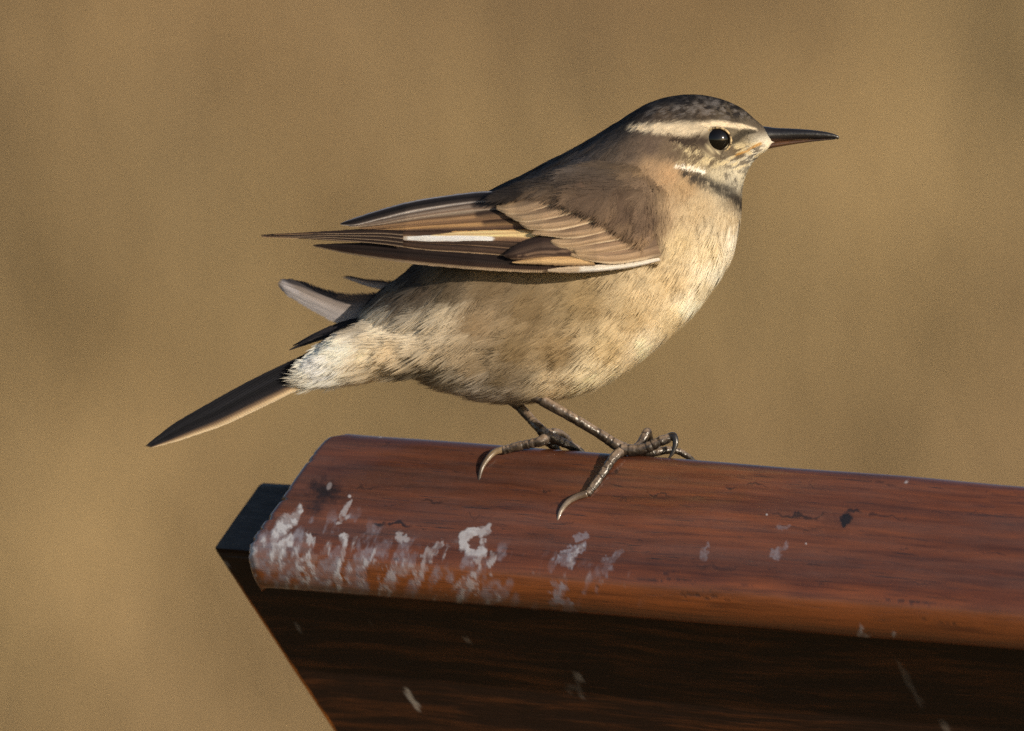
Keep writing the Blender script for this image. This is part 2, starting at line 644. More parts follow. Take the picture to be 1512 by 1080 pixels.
def fbm_ang(px, py, ang, sx, sy, seed, octv=4):
    ca, sa = math.cos(ang), math.sin(ang)
    u = px * ca + py * sa; v = -px * sa + py * ca
    return fbm(u / sx, v / sy, seed=seed, octv=octv)


def paint_rail(V):
    px, py = project(V)
    wx = px + (fbm(px / 14, py / 14, seed=5) - 0.5) * 16
    wy = py + (fbm(px / 14, py / 14, seed=6) - 0.5) * 16
    drop = np.zeros(len(px)); film = np.zeros(len(px)); knot = np.zeros(len(px))
    # the smeared area at the cut end: long drips leaning left, thick to the left and thin to the right
    streak = fbm_ang(px, py, math.radians(112), 75, 9, 41, 4)
    clot = fbm(px / 16, py / 16, seed=42, octv=4)
    lump = fbm(px / 45, py / 45, seed=43, octv=3)
    top = np.interp(px, [350, 395, 430, 480, 520, 580, 640, 700, 760, 830, 900], [790, 765, 750, 752, 745, 778, 790, 800, 790, 810, 825])
    down = sstep(0, 26, wy - top)
    dens = np.interp(px, [350, 440, 520, 600, 680, 740, 760, 900, 960], [1.0, 0.95, 0.78, 0.62, 0.60, 0.52, 0.24, 0.2, 0.0])
    speck = fbm(px / 6, py / 7, seed=44, octv=4)
    u_ = px * math.cos(1.95) + py * math.sin(1.95); w_ = -px * math.sin(1.95) + py * math.cos(1.95)
    f1 = fbm(u_ / 34, w_ / 15, seed=141, octv=6)
    f2 = fbm(u_ / 26, w_ / 11, seed=151, octv=6)
    f3 = fbm(px / 60, py / 60, seed=161, octv=4)
    wash = sstep(0.60 - 0.20 * dens, 0.68 - 0.18 * dens, f1 * 0.7 + f3 * 0.3)
    crust = sstep(0.685 - 0.175 * dens, 0.755 - 0.165 * dens, f2 * 0.75 + f3 * 0.25)
    film = np.maximum(film, wash * (0.34 + 0.46 * sstep(0.40, 0.66, speck)) * down * np.clip(0.2 + dens * 0.75, 0, 0.85) * sstep(0, 0.12, dens))
    drop = np.maximum(drop, crust * (0.15 + 0.75 * sstep(0.42, 0.62, speck)) * down * np.clip(dens * 1.0, 0, 0.85))
    fine = fbm(px / 5, py / 5, seed=45, octv=3)

    def blob(line, w, amt=1.0, thr=0.35, mask="drop", ragged=0.4):
        nonlocal drop, film
        d, t = seg_dist(wx, wy, [q[:2] for q in line])
        ww = np.interp(t, np.linspace(0, 1, len(line)), [q[2] for q in line]) * w
        m = sstep(1.2, 0.6, d / np.maximum(ww, 0.1) + (fine - 0.5) * ragged * 2) * amt * (0.45 + 0.7 * sstep(0.35, 0.6, speck))
        if mask == "drop":
            drop = np.maximum(drop, m)
        else:
            film = np.maximum(film, m)
    blob([(445, 752, 6), (425, 772, 13), (405, 792, 9)], 1.0, 0.95)
    blob([(425, 800, 11), (410, 812, 13), (402, 822, 8)], 1.0, 0.9)
    blob([(370, 800, 5), (372, 822, 8), (378, 840, 5)], 1.0, 0.8)
    blob([(440, 812, 5), (438, 850, 3)], 1.0, 0.6)
    blob([(508, 790, 6), (506, 820, 3), (498, 850, 4), (504, 872, 3)], 1.0, 0.75)
    blob([(518, 738, 2), (500, 770, 3)], 1.0, 0.5)
    # ring
    rr = np.hypot(wx - 699, (wy - 801) * 0.95)
    an = np.arctan2(wy - 801, wx - 699)
    gap = sstep(0.5, 0.9, np.abs(an + 0.2))
    drop = np.maximum(drop, sstep(7.5, 5.0, np.abs(rr - 15)) * gap * 0.95 * (0.6 + 0.5 * fine))
    blob([(722, 782, 6), (708, 788, 8)], 1.0, 0.6)
    blob([(706, 806, 3), (712, 800, 4)], 1.0, 0.6)
    blob([(728, 818, 5), (722, 832, 5)], 1.0, 0.55)
    blob([(856, 808, 6), (846, 816, 13), (832, 828, 11)], 1.0, 0.75, mask="film", ragged=0.9)
    blob([(856, 808, 3), (838, 834, 4)], 1.0, 0.5, ragged=1.2)
    blob([(864, 790, 5), (848, 794, 5)], 1.0, 0.5, mask="film", ragged=0.9)
    blob([(828, 866, 8), (822, 884, 10), (850, 903, 5)], 1.0, 0.6, mask="film", ragged=1.2)
    blob([(920, 820, 4), (898, 828, 6), (892, 846, 4)], 1.0, 0.4, mask="film", ragged=1.3)
    blob([(588, 792, 6), (600, 792, 5)], 1.0, 0.5, ragged=1.0)
    blob([(600, 838, 8), (580, 850, 9), (572, 872, 6)], 1.0, 0.4, ragged=1.4)
    blob([(652, 800, 4), (630, 820, 7), (618, 855, 7)], 1.0, 0.42, ragged=1.3)
    blob([(1160, 805, 3), (1140, 820, 7)], 1.0, 0.45, mask="film", ragged=1.2)
    blob([(1150, 782, 4), (1160, 776, 3)], 1.0, 0.3, mask="film", ragged=1.2)
    blob([(1048, 808, 4), (1040, 822, 5)], 1.0, 0.35, mask="film", ragged=1.2)
    blob([(1272, 925, 3), (1276, 938, 6)], 1.0, 0.5, ragged=0.9)
    blob([(1322, 938, 4), (1320, 942, 3)], 1.0, 0.6, ragged=0.9)
    blob([(605, 640, 6), (618, 642, 5)], 0.8, 0.7, ragged=0.6)
    for sx, sy, sr in [(516, 733, 2.5), (562, 645, 2), (1132, 760, 1.5), (1338, 712, 2.2), (1190, 803, 1.3)]:
        drop = np.maximum(drop, sstep(sr * 1.3, sr * 0.6, np.hypot(px - sx, py - sy)) * 0.8)
    # knots, cracks and stains of the wood
    def stain(cx, cy, rx, ry, ang, amt, hard):
        nonlocal knot
        ca, sa = math.cos(ang), math.sin(ang)
        u = ((wx - cx) * ca + (wy - cy) * sa) / rx; w = (-(wx - cx) * sa + (wy - cy) * ca) / ry
        knot = np.maximum(knot, sstep(1.0, hard, np.hypot(u, w) + (fine - 0.5) * 0.5) * amt)
    stain(480, 724, 42, 27, 0.3, 0.95, 0.1)
    stain(466, 748, 18, 28, 0.4, 0.7, 0.1)
    stain(1247, 768, 13, 11, -0.6, 1.0, 0.55)
    stain(1256, 756, 14, 4, -0.05, 0.85, 0.4)
    stain(1235, 775, 42, 22, 0.0, 0.35, 0.1)
    stain(1180, 761, 60, 2.6, 0.03, 0.8, 0.3)
    stain(1310, 762, 40, 2.4, 0.1, 0.7, 0.3)
    stain(560, 774, 12, 6, 0.0, 0.9, 0.4)
    stain(588, 774, 24, 4, 0.06, 0.9, 0.4)
    stain(1080, 721, 8, 3, 0.1, 0.8, 0.4)
    stain(980, 855, 60, 2.4, 0.08, 0.7, 0.3)
    stain(1045, 880, 50, 2.2, 0.08, 0.75, 0.3)
    stain(1060, 838, 45, 5, 0.05, 0.45, 0.2)
    stain(1340, 890, 60, 2.4, 0.06, 0.7, 0.3)
    stain(640, 740, 30, 2.4, 0.06, 0.6, 0.3)
    for _ in range(70):
        cx = rng.uniform(450, 1700); cy = 660 + (cx - 800) * 0.08 + rng.uniform(10, 215)
        stain(cx, cy, rng.uniform(6, 34), rng.uniform(0.9, 2.0), 0.08 + rng.normal() * 0.05, rng.uniform(0.3, 0.75), 0.3)
    # grey chip in the stain
    drop = np.maximum(drop, sstep(1.0, 0.6, np.hypot((px - 486 + (py - 718) * 0.3) / 4.5, (py - 718) / 7)) * 0.35)
    knot = knot * (1 - drop)
    dl_, dd_ = ld(V)
    face = sstep(0.0, 0.006, dd_) * sstep(WF - 0.0055, WF - 0.0115, dd_ + (fbm(px / 60, py / 20, seed=46) - 0.5) * 0.004)
    sky_sheen = 0.55 * face * (0.10 + 0.20 * sstep(0.3, 0.75, fbm(px / 150, (py - 0.08 * px) / 9, seed=47)) + 0.12 * sstep(0.3, 0.7, fbm(px / 130, py / 60, seed=48)) + 0.14 * sstep(620, 430, px)) * (0.75 + 0.5 * fine)  # sky reflection on the rail face, painted as a pale tint
    edge = sstep(WF - 0.0085, WF - 0.002, dd_ + (fbm(px / 70, py / 14, seed=49) - 0.5) * 0.006)  # warm ground reflection on the lower rounding, painted into the wood colour
    return drop, film, knot, edge, np.clip(sky_sheen * (1 - 0.8 * knot), 0, 0.6)


def make_rail():
    n1 = 860
    fine = np.linspace(0, 0.205, n1); coarse = np.linspace(0.207, L_RIGHT + 0.06, 60)
    dl = np.r_[fine, coarse]
    l0 = start_l(pr[:, 0]) + np.where(pr[:, 0] > WF - RB - 0.001, 0.0008 * np.clip(-pr[:, 1] / RB, 0, 1) ** 3, 0.0)
    # length position of every grid vertex: all start at the cut and end square
    Lg = l0[None, :] + dl[:, None] * ((L_RIGHT - l0) / (L_RIGHT + 0.06))[None, :]
    rc = 0.0022
    e = np.clip(1 - (dl / rc), 0, 1)
    ease = rc * (1 - np.sqrt(np.clip(1 - e ** 2, 0, 1)))
    wob = (fbm(Lg * 30, pr[:, 0][None, :] * 60, seed=2) - 0.5) * 0.0012
    chip = np.clip(fbm(pr[:, 0] * 700, pr[:, 0] * 0 + 3, seed=8) - 0.62, 0, 1) * 0.006
    Lg = Lg + chip[None, :] * np.exp(-dl / 0.004)[:, None]
    N = pr[:, 1][None, :] - ease[:, None] * np.where(pr[:, 1] > -RT - RB, 1, 0)[None, :] + wob * np.where(pr[:, 1] > -0.012, 1, 0)
    D = np.broadcast_to(pr[:, 0][None, :], N.shape)
    V = O + Lg[..., None] * a_ax + D[..., None] * d_ax + N[..., None] * n_ax
    nu, nv = N.shape
    V = V.reshape(-1, 3)
    F = [grid_faces(nu, nv, wrap=True)]
    # end caps, inset rings down to a centre
    c0 = V[:nv].mean(0); c1 = V[-nv:].mean(0)
    V = np.vstack([V, c0, c1])
    j = np.arange(nv); j2 = (j + 1) % nv
    F.append(np.stack([j2, j, np.full(nv, nu * nv)], -1))
    F.append(np.stack([(nu - 1) * nv + j, (nu - 1) * nv + j2, np.full(nv, nu * nv + 1)], -1))
    drop, film, knot, edge, sky_sheen = paint_rail(V)
    # local frame: x along the rail
    R = np.stack([a_ax, -d_ax, n_ax], 1)
    Vl = (V - O) @ R
    ob = mesh_np("cap_rail", Vl, F, M_RAIL, floats={"Drop": drop, "Film": film, "Knot": knot, "SkySheen": sky_sheen, "EdgeGlow": edge})
    ob.matrix_world = Matrix(((*R[0], O[0]), (*R[1], O[1]), (*R[2], O[2]), (0, 0, 0, 1)))
    ob.parent = trough
    ob.matrix_parent_inverse = Matrix.Translation(-Vector(trough.location))
    ob["label"] = "red-brown varnished rail with knots and white dropping smears"
    return ob


make_rail()

# dark box under the rail: sloped top parallel to the rail face, front leaning inwards
G0 = on_plane(315, 813, -TH - 0.0004)       # front upper left corner
G1 = on_plane(387, 709, -TH - 0.0004)       # back upper left corner
lean = math.radians(24)
b_away = np.array([math.sin(YAW), math.cos(YAW), 0.0])
e_ax = b_away * math.sin(lean) + np.array([0, 0, -math.cos(lean)])
e_ax -= a_ax * (e_ax @ a_ax); e_ax /= np.linalg.norm(e_ax)
nf_ax = np.cross(a_ax, -e_ax)


def on_front(px, py):
    r = ray(px, py)
    k = ((G0 - CAM) @ nf_ax) / (r @ nf_ax)
    return CAM + r * k


G2 = on_front(492, 1082)
sl = ((G2 - G0) @ a_ax) / ((G2 - G0) @ e_ax)    # taper of the end per unit of depth
BOXH = 0.20
LBOX = 0.76


def make_box():
    """dark box: a closed tapered solid; dense front so that marks and the painted rim glow have a place"""
    tl = G0; tr = G0 + a_ax * LBOX
    bl = G0 + e_ax * BOXH + a_ax * sl * BOXH; br = tr + e_ax * BOXH - a_ax * sl * BOXH
    gt = G1; gtr = G1 + a_ax * LBOX
    bb = b_away * 0.036 + a_ax * 0.004
    nu, nv = 760, 170
    u = np.linspace(0, 1, nu) ** 2.0; v = np.linspace(0, 1, nv)
    Uu, Vv = np.meshgrid(u, v, indexing='ij')

    def quad(c00, c10, c11, c01):
        return (c00 * ((1 - Uu) * (1 - Vv))[..., None] + c10 * (Uu * (1 - Vv))[..., None] + c11 * (Uu * Vv)[..., None] + c01 * ((1 - Uu) * Vv)[..., None])
    Pf = quad(tl, tr, br, bl)
    Pb = quad(gt, gtr, br + bb, bl + bb)
    ln = np.linalg.norm(tr - tl); hn = BOXH
    edge = np.minimum.reduce([Uu * ln, (1 - Uu) * ln, Vv * hn, (1 - Vv) * hn])
    r = 0.0013
    ee = np.clip(1 - edge / r, 0, 1)
    ez = r * 0.8 * (1 - np.sqrt(np.clip(1 - ee ** 2, 0, 1)))
    wv = (fbm(Pf[..., 0] * 60, Pf[..., 2] * 60, seed=15) - 0.5) * 0.0008
    Pf = Pf + nf_ax * (-ez + wv)[..., None]
    # three rings between front and back so that the sloped top can be slightly uneven and round at its back edge
    idx = np.arange(nu * nv).reshape(nu, nv)
    loop = np.r_[idx[:-1, 0], idx[-1, :-1], idx[:0:-1, -1], idx[0, :0:-1]]
    A = [Pf.reshape(-1, 3)]
    fl = Pf.reshape(-1, 3)[loop]; bk = Pb.reshape(-1, 3)[loop]
    nl = len(loop)
    rings = [loop]
    off = nu * nv
    for k, q in enumerate((0.03, 0.25, 0.5, 0.75, 0.93, 1.0)):
        R_ = fl * (1 - q) + bk * q
        istop = (np.arange(nl) < nu - 1)
        R_ = R_ + n_ax * (np.where(istop, (fbm(R_[:, 0] * 150, R_[:, 1] * 150, seed=16) - 0.5) * 0.0006 - (0.0010 if q == 1.0 else 0.0), 0.0))[:, None]
        A.append(R_); rings.append(np.arange(off, off + nl)); off += nl
    faces = [tri([grid_faces(nu, nv)])]
    mats = [np.zeros(len(faces[0]), np.int32)]
    for r0, r1 in zip(rings[:-1], rings[1:]):
        q = np.stack([np.roll(r0, -1), r0, r1, np.roll(r1, -1)], -1)
        faces.append(tri([q]))
        top = (np.arange(nl) < nu - 1).astype(np.int32)
        mats.append(np.r_[top, top])
    # back: a fan
    cb = A[-1].mean(0)
    A.append(cb[None]); last = rings[-1]
    faces.append(np.stack([np.roll(last, -1), last, np.full(nl, off)], -1)); mats.append(np.zeros(nl, np.int32))
    A = np.vstack(A)
    px, py = project(A)
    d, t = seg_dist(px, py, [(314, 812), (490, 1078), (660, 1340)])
    rim_glow = sstep(6.5, 2.5, d + (fbm(px / 20, py / 20, seed=51) - 0.5) * 4) * sstep(830, 900, py)  # orange rim light down the left edge, painted into the colour
    w = px + (fbm(px / 10, py / 10, seed=52) - 0.5) * 8
    fine = fbm(px / 5, py / 5, seed=53)
    drop = np.zeros(len(px))
    for line, wd, amt in [([(600, 1022), (608, 1034), (618, 1046)], 4.5, 0.55), ([(840, 1018), (852, 1012), (860, 1028)], 4, 0.14), ([(1328, 980), (1340, 1005), (1362, 1042)], 3.5, 0.14),
                          ([(852, 998), (856, 1004)], 4, 0.35), ([(548, 918), (549, 920)], 3, 0.35), ([(438, 922), (444, 932)], 2, 0.25), ([(688, 944), (690, 946)], 4, 0.3), ([(1394, 1070), (1400, 1080)], 6, 0.2), ([(330, 832), (345, 838)], 2, 0.4)]:
        dd, tt = seg_dist(w, py, line)
        drop = np.maximum(drop, sstep(wd * 1.2, wd * 0.5, dd + (fine - 0.5) * 5) * amt)
    Fa = np.vstack(faces)
    R = np.stack([a_ax, -e_ax, nf_ax], 1)
    ob = mesh_np("box", (A - tl) @ R, [Fa], [M_DARK, M_GREY], floats={"RimGlow": rim_glow, "Drop": drop})
    mi = np.concatenate(mats)
    ob.data.polygons.foreach_set("material_index", mi)
    sm = np.zeros(len(Fa), bool); sm[:len(faces[0])] = True
    ob.data.polygons.foreach_set("use_smooth", sm)
    ob.matrix_world = Matrix(((*R[0], tl[0]), (*R[1], tl[1]), (*R[2], tl[2]), (0, 0, 0, 1)))
    ob.parent = trough
    ob.matrix_parent_inverse = Matrix.Translation(-Vector(trough.location))
    ob["label"] = "dark stained tapered box with orange-brown grain and blackened sloping top end"
    # two posts down to the ground
    for q in (0.26, 0.74):
        c = bl * (1 - q) + br * q + b_away * 0.02
        zt = c[2] + 0.02
        wd = 0.014
        P = []
        for z in np.linspace(-0.02, zt, 12):
            for sx, sy in ((-1, -1), (1, -1), (1, 1), (-1, 1)):
                p = c + a_ax * 0.022 * sx + b_away * wd * sy
                P.append((p[0], p[1], z))
        P = np.array(P)
        f = [grid_faces(12, 4, wrap=True), np.array([[0, 1, 2, 3]]), np.array([[47, 46, 45, 44]])]
        mesh_np("post", P, f, M_DARK, trough, floats={"RimGlow": np.zeros(48), "Drop": np.zeros(48)}, smooth=False)


make_box()

# ------------------------------------------------------------------ the bird: colours of the plumage
WARM = np.array([1.0, 0.93, 0.80])      # the photograph's colours are warmed by the sun
CP_PTS = [
    (1000, 146, 74, 69, 65), (1050, 150, 80, 73, 66), (1090, 165, 78, 68, 56), (1118, 184, 104, 90, 72), (960, 155, 72, 66, 62), (930, 178, 72, 62, 54),
    (980, 172, 92, 77, 62), (1040, 170, 86, 72, 57), (1010, 165, 74, 64, 54), (1075, 172, 84, 72, 56), (905, 190, 74, 68, 63),
    (990, 225, 112, 93, 72), (1020, 228, 128, 110, 82), (960, 218, 106, 88, 72), (1050, 240, 156, 138, 104), (1090, 224, 150, 130, 96), (1088, 206, 116, 102, 78),
    (1090, 248, 228, 214, 182), (1112, 238, 242, 232, 206), (1130, 226, 236, 222, 192), (1060, 258, 196, 180, 146), (1085, 275, 184, 172, 146), (1096, 262, 220, 206, 174),
    (930, 226, 106, 89, 73), (955, 250, 166, 136, 101), (985, 258, 184, 149, 108), (1010, 278, 178, 147, 106), (900, 245, 108, 92, 76), (935, 262, 138, 114, 88),
    (890, 208, 88, 79, 72), (850, 235, 102, 92, 84), (800, 258, 94, 85, 78), (760, 272, 66, 60, 57), (725, 285, 62, 56, 53), (880, 260, 106, 91, 77), (830, 262, 98, 86, 74),
    (1030, 310, 192, 167, 127), (1070, 330, 202, 180, 142), (1085, 300, 150, 132, 104), (1050, 370, 220, 199, 158), (1000, 360, 206, 182, 138), (990, 420, 206, 181, 137), (1040, 430, 232, 214, 176),
    (1000, 480, 226, 204, 160), (940, 470, 198, 172, 127), (900, 520, 206, 181, 135), (860, 560, 240, 221, 182), (900, 548, 240, 221, 182), (955, 510, 242, 224, 188), (1025, 452, 246, 232, 202), (1060, 410, 246, 234, 206), (1086, 360, 244, 230, 202), (1075, 390, 238, 223, 192), (970, 320, 168, 141, 106),
    (860, 450, 162, 137, 97), (780, 460, 142, 118, 83), (760, 520, 146, 122, 86), (820, 520, 168, 141, 100), (820, 572, 228, 206, 166), (700, 480, 156, 131, 97), (700, 540, 166, 143, 109), (740, 560, 140, 120, 90),
    (650, 495, 220, 200, 166), (655, 472, 212, 192, 158), (620, 478, 226, 207, 174), (640, 525, 210, 188, 152), (600, 500, 230, 211, 178), (560, 480, 232, 214, 182), (540, 520, 236, 216, 180), (575, 520, 228, 204, 164), (480, 545, 246, 236, 214), (510, 515, 242, 228, 202), (560, 540, 226, 203, 164), (590, 545, 206, 184, 148),
    (580, 450, 112, 95, 77), (620, 435, 112, 94, 74), (720, 430, 128, 107, 78), (660, 430, 116, 98, 74), (640, 556, 150, 135, 110), (600, 556, 96, 84, 66), (700, 578, 196, 181, 158), (740, 584, 190, 174, 150), (670, 570, 184, 168, 142), (670, 520, 186, 164, 130),
    (600, 410, 66, 57, 50), (660, 370, 62, 54, 48), (550, 432, 86, 74, 64), (520, 470, 150, 134, 112),
]
CPA = np.array(CP_PTS, float)
CP_RGB = srgb(CPA[:, 2:])


def stripe(px, py, line, widths, soft=0.5):
    d, t = seg_dist(px, py, line)
    w = np.interp(t, np.linspace(0, 1, len(widths)), widths)
    return sstep(1 + soft, 1 - soft, d / w)


def plumage_color(px, py, jitter=6.0, seed=0):
    px = np.asarray(px, float); py = np.asarray(py, float)
    jx = (fbm(px / 22, py / 22, seed=61 + seed) - 0.5) * jitter * 3
    jy = (fbm(px / 22, py / 22, seed=71 + seed) - 0.5) * jitter * 3
    head = sstep(900, 960, px) * sstep(330, 290, py)
    x = px + jx * (1 - 0.65 * head); y = py + jy * (1 - 0.65 * head)
    out = np.zeros((len(px), 3)); wt = np.zeros(len(px))
    for c, rgb in zip(CPA, CP_RGB):
        d2 = (x - c[0]) ** 2 + (y - c[1]) ** 2
        w = 1.0 / (d2 + 30) ** 1.7
        out += w[:, None] * rgb; wt += w
    out /= wt[:, None]

    def over(mask, col, amt=1.0):
        nonlocal out
        m = (np.clip(mask, 0, 1) * amt)[:, None]
        out = out * (1 - m) + srgb(col) * m
    n1 = fbm(px / 5, py / 5, seed=81, octv=3)
    n2 = fbm(px / 11, py / 7, seed=82, octv=3)
    n3 = fbm((px * 0.94 - py * 0.34) / 13, (py * 0.94 + px * 0.34) / 3.6, seed=83, octv=3)
    # cheeks: streaked buff and brown
    cheek = sstep(985, 1015, x) * sstep(1134, 1118, x) * sstep(208, 218, y) * sstep(256, 244, y)
    over(cheek * sstep(0.50, 0.60, n3), (88, 72, 54), 0.75)
    over(cheek * sstep(0.48, 0.38, n3), (222, 200, 152), 0.7)
    # throat: cream with dark flecks
    thr = sstep(1035, 1060, x) * sstep(246, 256, y) * sstep(300, 282, y)
    over(thr * sstep(0.57, 0.66, n1), (84, 74, 62), 0.7)
    over(stripe(x, y, [(930, 189), (958, 191), (1000, 192), (1030, 191), (1048, 186), (1075, 184), (1098, 190), (1112, 194)], [5, 7, 8.5, 8, 5, 4.2, 4.5, 3.5], 0.6) * np.clip(0.40 + 0.95 * n2, 0, 1), (234, 212, 174))
    over(stripe(x, y, [(990, 209), (1012, 211), (1040, 211)], [3, 6, 8]), (58, 45, 36), 0.95)
    over(stripe(x, y, [(1036, 222), (1052, 233), (1068, 234)], [2.5, 3, 2.5]), (92, 76, 58), 0.7)
    over(stripe(x, y, [(1080, 212), (1090, 204), (1100, 197), (1112, 197)], [5, 6, 5, 3]), (62, 54, 42), 0.9)
    over(stripe(x, y, [(1084, 232), (1104, 223), (1122, 215)], [1.0, 1.9, 2.2]) * (0.4 + 0.9 * n1), (190, 142, 70), 0.85)
    over(stripe(x, y, [(1003, 255), (1022, 265), (1046, 274), (1070, 283), (1088, 296), (1097, 314)], [3, 9, 9.5, 9, 8, 5], 0.75) * sstep(0.74, 0.50, n1 * 0.75 + n2 * 0.25), (46, 41, 37), 0.92)
    over(stripe(x, y, [(995, 246), (1012, 249), (1038, 257)], [1.2, 2.8, 2.6]) * (0.5 + 0.9 * n1), (246, 234, 208), 0.95)
    # crown flecks
    crown = sstep(185, 165, y) * sstep(900, 960, x)
    over(crown * sstep(0.53, 0.62, n1), (30, 28, 30), 0.8)
    over(crown * sstep(0.46, 0.36, n1), (134, 124, 114), 0.6)
    # upper edge of the back darkened: low-sun shade painted in
    dk, _ = seg_dist(x, y, [(720, 284), (760, 264), (860, 212), (905, 184), (940, 162), (1000, 141), (1060, 143)])
    over(sstep(13, 3, dk) * sstep(1080, 1000, x), (38, 36, 37), 0.7)
    mot = fbm((px * 0.8 + py * 0.6) / 46, (py * 0.8 - px * 0.6) / 20, seed=191, octv=3)
    fine_m = fbm((px * 0.8 + py * 0.6) / 16, (py * 0.8 - px * 0.6) / 6, seed=195, octv=2)
    out = out * (1 + (0.32 * (mot - 0.5) + 0.16 * (fine_m - 0.5)) * (1 - 0.6 * head))[:, None]
    out = out * (1 + 0.06 * sstep(290, 330, y) - 0.13 * sstep(960, 1060, x) * sstep(300, 340, y))[:, None]
    return out / WARM


# ------------------------------------------------------------------ the bird: body surface
ST = np.array([  # upper outline, lower outline, half width
    (478, 515, 440, 572, 8), (498, 494, 478, 568, 26), (545, 466, 540, 560, 48), (572, 424, 590, 556, 70), (610, 392, 640, 562, 92),
    (662, 345, 695, 580, 112), (722, 285, 757, 590, 122), (788, 249, 828, 584, 128), (846, 219, 902, 560, 132), (890, 193, 972, 511, 130),
    (920, 174, 1034, 450, 118), (944, 159, 1076, 383, 99), (968, 148, 1093, 325, 80), (998, 141, 1097, 280, 66), (1032, 140, 1104, 256, 59),
    (1066, 147, 1113, 241, 52), (1094, 160, 1123, 231, 43), (1116, 178, 1132, 224, 27), (1130, 189, 1139, 218, 15), (1139, 193, 1145, 215, 8)], float)
NU, NV = 240, 72
stn = catmull(ST, NU)


def body_grid(inset=0.0):
    ph = np.linspace(0, 2 * np.pi, NV, endpoint=False)
    cy = (stn[:, 0:2] + stn[:, 2:4]) / 2
    hv = (stn[:, 0:2] - stn[:, 2:4]) / 2       # toward the upper outline, in pixels
    hl = np.linalg.norm(hv, axis=1, keepdims=True)
    hv = hv * np.maximum(1 - inset / hl, 0.3)
    w = np.maximum(stn[:, 4] - inset, 2)
    # superellipse, a touch squarer than a circle
    c = np.cos(ph); s_ = np.sin(ph)
    e = 0.93
    c2 = np.sign(c) * np.abs(c) ** e; s2 = np.sign(s_) * np.abs(s_) ** e
    X = cy[:, None, 0] + hv[:, None, 0] * c2[None, :] - 756
    Zs = 540 - (cy[:, None, 1] + hv[:, None, 1] * c2[None, :])
    Y = -w[:, None] * s2[None, :]
    return np.stack([X, Y, Zs / CP], -1)


BG = body_grid(3.0)


def grid_normals(G, wrap=True):
    du = np.gradient(G, axis=0)
    if wrap:
        dv = (np.roll(G, -1, 1) - np.roll(G, 1, 1)) / 2
    else:
        dv = np.gradient(G, axis=1)
    n = np.cross(du, dv)
    n /= np.linalg.norm(n, axis=-1, keepdims=True) + 1e-9
    return n, du


BN, BDU = grid_normals(BG)
ctr = BG.mean(1, keepdims=True)
if ((BG - ctr) * BN).sum() < 0:
    BN = -BN


def model_px(P):
    """photo pixel of a model point, the far side read as if it were the near side"""
    return P[..., 0] + 756, 540 - (P[..., 2] * CP - np.abs(P[..., 1]) * SP)


FOOT = to_world(M(918, 668, -45))
bird = empty("bird", (float(FOOT[0]), float(FOOT[1]), float(FOOT[2])))
bird["label"] = "small brown songbird with pale eyebrow and cream belly standing on the wooden rail"
bird["category"] = "bird"


# ---- limbs
RING = []


def tube(path, radii, seg=12, n=60, scutes=0, depth=0.12, cap=True, flat=1.0):
    P = catmull(path, n); r = np.interp(np.linspace(0, 1, n), np.linspace(0, 1, len(radii)), radii)
    if scutes:
        t = np.linspace(0, 1, n) * scutes
        t = t + 0.35 * np.sin(t * 2.3)
        r = r * (1 - depth * 0.6 * (t - np.floor(t)) ** 2.0)
    T = np.gradient(P, axis=0); T /= np.linalg.norm(T, axis=1, keepdims=True) + 1e-12
    ref = np.array([0, -1.0, 0.2])
    A = np.cross(T, ref); A /= np.linalg.norm(A, axis=1, keepdims=True) + 1e-12
    B = np.cross(T, A)
    ph = np.linspace(0, 2 * np.pi, seg, endpoint=False)
    V = P[:, None] + r[:, None, None] * (np.cos(ph)[None, :, None] * A[:, None] + flat * np.sin(ph)[None, :, None] * B[:, None])
    V = V.reshape(-1, 3)
    F = [grid_faces(n, seg, wrap=True)]
    V = np.vstack([V, P[0] - T[0] * r[0] * 0.3, P[-1] + T[-1] * r[-1] * 0.5])
    j = np.arange(seg); j2 = (j + 1) % seg
    F.append(np.stack([j2, j, np.full(seg, n * seg)], -1))
    F.append(np.stack([(n - 1) * seg + j, (n - 1) * seg + j2, np.full(seg, n * seg + 1)], -1))
    tt = np.r_[np.repeat(np.linspace(0, 1, n), seg), 0, 1]
    RING.clear(); RING.append(np.r_[np.repeat((np.cos(ph)[None, :, None] * A[:, None] + np.sin(ph)[None, :, None] * B[:, None])[..., 2].reshape(-1), 1), 0, 0])
    RING.append(np.r_[np.repeat((t - np.floor(t)) if scutes else np.zeros(n), seg), 0, 0])
    return V, F, tt


def rail_pt(px, py, lift):
    """point lifted off the rail face, in bird model units"""
    return (on_plane(px, py, lift * S) - np.array([0, 0, H])) / S


def ridge_Y(px):
    l = (px - 756) * S
    k = (l - O[0]) / a_ax[0]
    return (O + a_ax * k)[1] / S


LEG_DARK = srgb((30, 25, 21)); LEG_PALE = srgb((146, 128, 112))
claws = []


